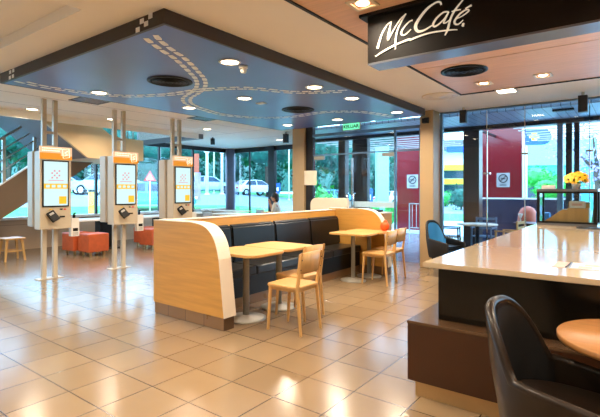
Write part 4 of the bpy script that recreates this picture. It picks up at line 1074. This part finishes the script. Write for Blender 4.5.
# ================================================================== SEATED PERSON (seen above the booth back)
def seated_person(loc, rz, lab):
    t = thing('person', lab, 'person', loc, rz)
    J = {'pelvis':(0,0,.52),'waist':(.01,0,.70),'chest':(.05,0,.90),'neckb':(.07,0,1.04),'neck':(.085,0,1.10),
     'shL':(.05,.17,1.01),'elL':(.12,.24,.78),'wrL':(.33,.14,.80),'shR':(.05,-.17,1.01),'elR':(.22,-.22,.82),'wrR':(.25,-.10,1.04),
     'hiL':(.04,.09,.50),'knL':(.44,.12,.50),'anL':(.44,.12,.09),'toL':(.60,.13,.035),'hiR':(.04,-.09,.50),'knR':(.44,-.12,.50),'anR':(.40,-.12,.09),'toR':(.56,-.13,.035)}
    R = {'pelvis':.14,'waist':.12,'chest':.135,'neckb':.075,'neck':.05,'shL':.062,'elL':.042,'wrL':.027,'shR':.062,'elR':.042,'wrR':.027,'hiL':.09,'knL':.06,'anL':.038,'toL':.03,'hiR':.09,'knR':.06,'anR':.038,'toR':.03}
    E = [('pelvis','waist'),('waist','chest'),('chest','neckb'),('neckb','neck'),('chest','shL'),('shL','elL'),('elL','wrL'),('chest','shR'),('shR','elR'),('elR','wrR'),('pelvis','hiL'),('hiL','knL'),('knL','anL'),('anL','toL'),('pelvis','hiR'),('hiR','knR'),('knR','anR'),('anR','toR')]
    def skin(name, keys, edges, rr, mat_, sub=2, root=0):
        me = bpy.data.meshes.new(name); ks = list(keys); me.from_pydata([J[k] for k in ks], [(ks.index(a),ks.index(b)) for a,b in edges], [])
        o = bpy.data.objects.new(name, me); COL.objects.link(o); o.parent = t
        o.modifiers.new('skin','SKIN'); 
        for i, k in enumerate(ks): me.skin_vertices[0].data[i].radius = (rr[k],rr[k]*.85 if k in ('pelvis','waist','chest') else rr[k])
        me.skin_vertices[0].data[root].use_root = True
        s = o.modifiers.new('sub','SUBSURF'); s.levels = sub; s.render_levels = sub; me.materials.append(M[mat_]); return o
    skin('body', J.keys(), E, R, 'skin')
    ks = ['pelvis','waist','chest','neckb','shL','elL','shR','elR']
    skin('shirt', ks, [e for e in E if e[0] in ks and e[1] in ks], {k: R[k]*1.12+.006 for k in ks}, 'shirt')
    ks = ['pelvis','hiL','knL','anL','hiR','knR','anR']
    skin('trousers', ks, [e for e in E if e[0] in ks and e[1] in ks], {k: R[k]*1.1+.006 for k in ks}, 'trouser')
    # head with face
    h = mb('skin').ball((.10,0,1.21),.098,sc=(1.0,.80,1.18)); h.ball((.125,0,1.15),.06,sc=(1,.85,.8)); h.bar((.19,0,1.22),(.208,0,1.185),.014,.02,w2=.026,bev=.004)
    for s in (-1,1): h.ball((.10,s*.08,1.20),.022,sc=(.7,.35,1.2),sub=2); h.ball((.186,s*.03,1.222),.010,'black',sub=2)
    h.box(.184,.192,-.02,.02,1.150,1.158,'coral',bev=.002); ho = h.build('head', t)
    mb('hair').ball((.08,0,1.245),.108,sc=(1.02,.88,1.05)).ball((.03,0,1.17),.085,sc=(.7,.95,1.1)).build('hair', t)
    # hands with fingers
    for w, d, sgn in ((J['wrL'],Vector((1,-.3,0)).normalized(),1),(J['wrR'],Vector((.2,.35,.9)).normalized(),-1)):
        w = Vector(w); side = Vector((-d.y,d.x,0)).normalized() if abs(d.z) < .5 else Vector((.8,-.5,0)).normalized(); nrm = d.cross(side)
        q = mb('skin'); q.bar(w-d*.01, w+d*.085, .062,.024,w2=.074,bev=.008)
        for k, ln in enumerate((.066,.076,.070,.054)):
            b0 = w+d*.08+side*(-.028+.019*k); q.tube([b0,b0+d*ln*.5+nrm*.004,b0+d*ln*.85+nrm*.018],[.009,.008,.006],seg=8)
        b0 = w+d*.03-side*.032; q.tube([b0,b0+d*.03-side*.02,b0+d*.055-side*.022+nrm*.01],[.011,.010,.007],seg=8)
        q.build('hand', t)
    return t
seated_person((-8.02,9.62,0), PI+.5, 'person with short dark hair and pale shirt sitting by the back glazing, hand to face')
t = thing('bistro_chair','grey chair the seated person is sitting on','chair',(-8.0,9.63,0),PI+.5)
mb('grey').box(-.2,.22,-.21,.21,.36,.39,bev=.008).build('seat', t); mb('grey').box(-.24,-.21,-.2,.2,.55,.82,bev=.008).build('backrest', t)
for a in (-1,1):
    for b in (-1,1): mb('grey').tube([(a*.18,b*.18,.40 if a>0 else .80),(a*.21,b*.2,0)],.012).build('leg', t)

# ================================================================== WORLD, LIGHT, CAMERA
w = bpy.data.worlds.new('World'); scene.world = w; w.use_nodes = True; nt = w.node_tree
bg = nt.nodes['Background']; tc = nt.nodes.new('ShaderNodeTexCoord'); sx = nt.nodes.new('ShaderNodeSeparateXYZ'); rp = nt.nodes.new('ShaderNodeValToRGB')
nt.links.new(tc.outputs['Generated'], sx.inputs[0]); nt.links.new(sx.outputs['Z'], rp.inputs[0]); nt.links.new(rp.outputs[0], bg.inputs[0])
rp.color_ramp.elements[0].position = 0; rp.color_ramp.elements[0].color = (.44,.78,1,1); rp.color_ramp.elements[1].position = .6; rp.color_ramp.elements[1].color = (.42,.68,1,1)
bg.inputs[1].default_value = SKY
cam = bpy.data.cameras.new('camera'); co = bpy.data.objects.new('camera', cam); COL.objects.link(co)
cam.sensor_width = 36; cam.lens = 36*445/600; cam.shift_y = -(208.5-190)/600; cam.clip_end = 300
co.location = (0,0,1.42); co.rotation_euler = (PI/2,0,yaw); scene.camera = co
scene.view_settings.view_transform = 'Standard'; scene.view_settings.look = 'None'; scene.view_settings.gamma = 1; scene.view_settings.use_curve_mapping = False
scene.view_settings.exposure = EXPO
cy = scene.cycles; cy.use_denoising = True; cy.max_bounces = 8; cy.transparent_max_bounces = 16; cy.caustics_reflective = False; cy.caustics_refractive = False; cy.sample_clamp_indirect = 6
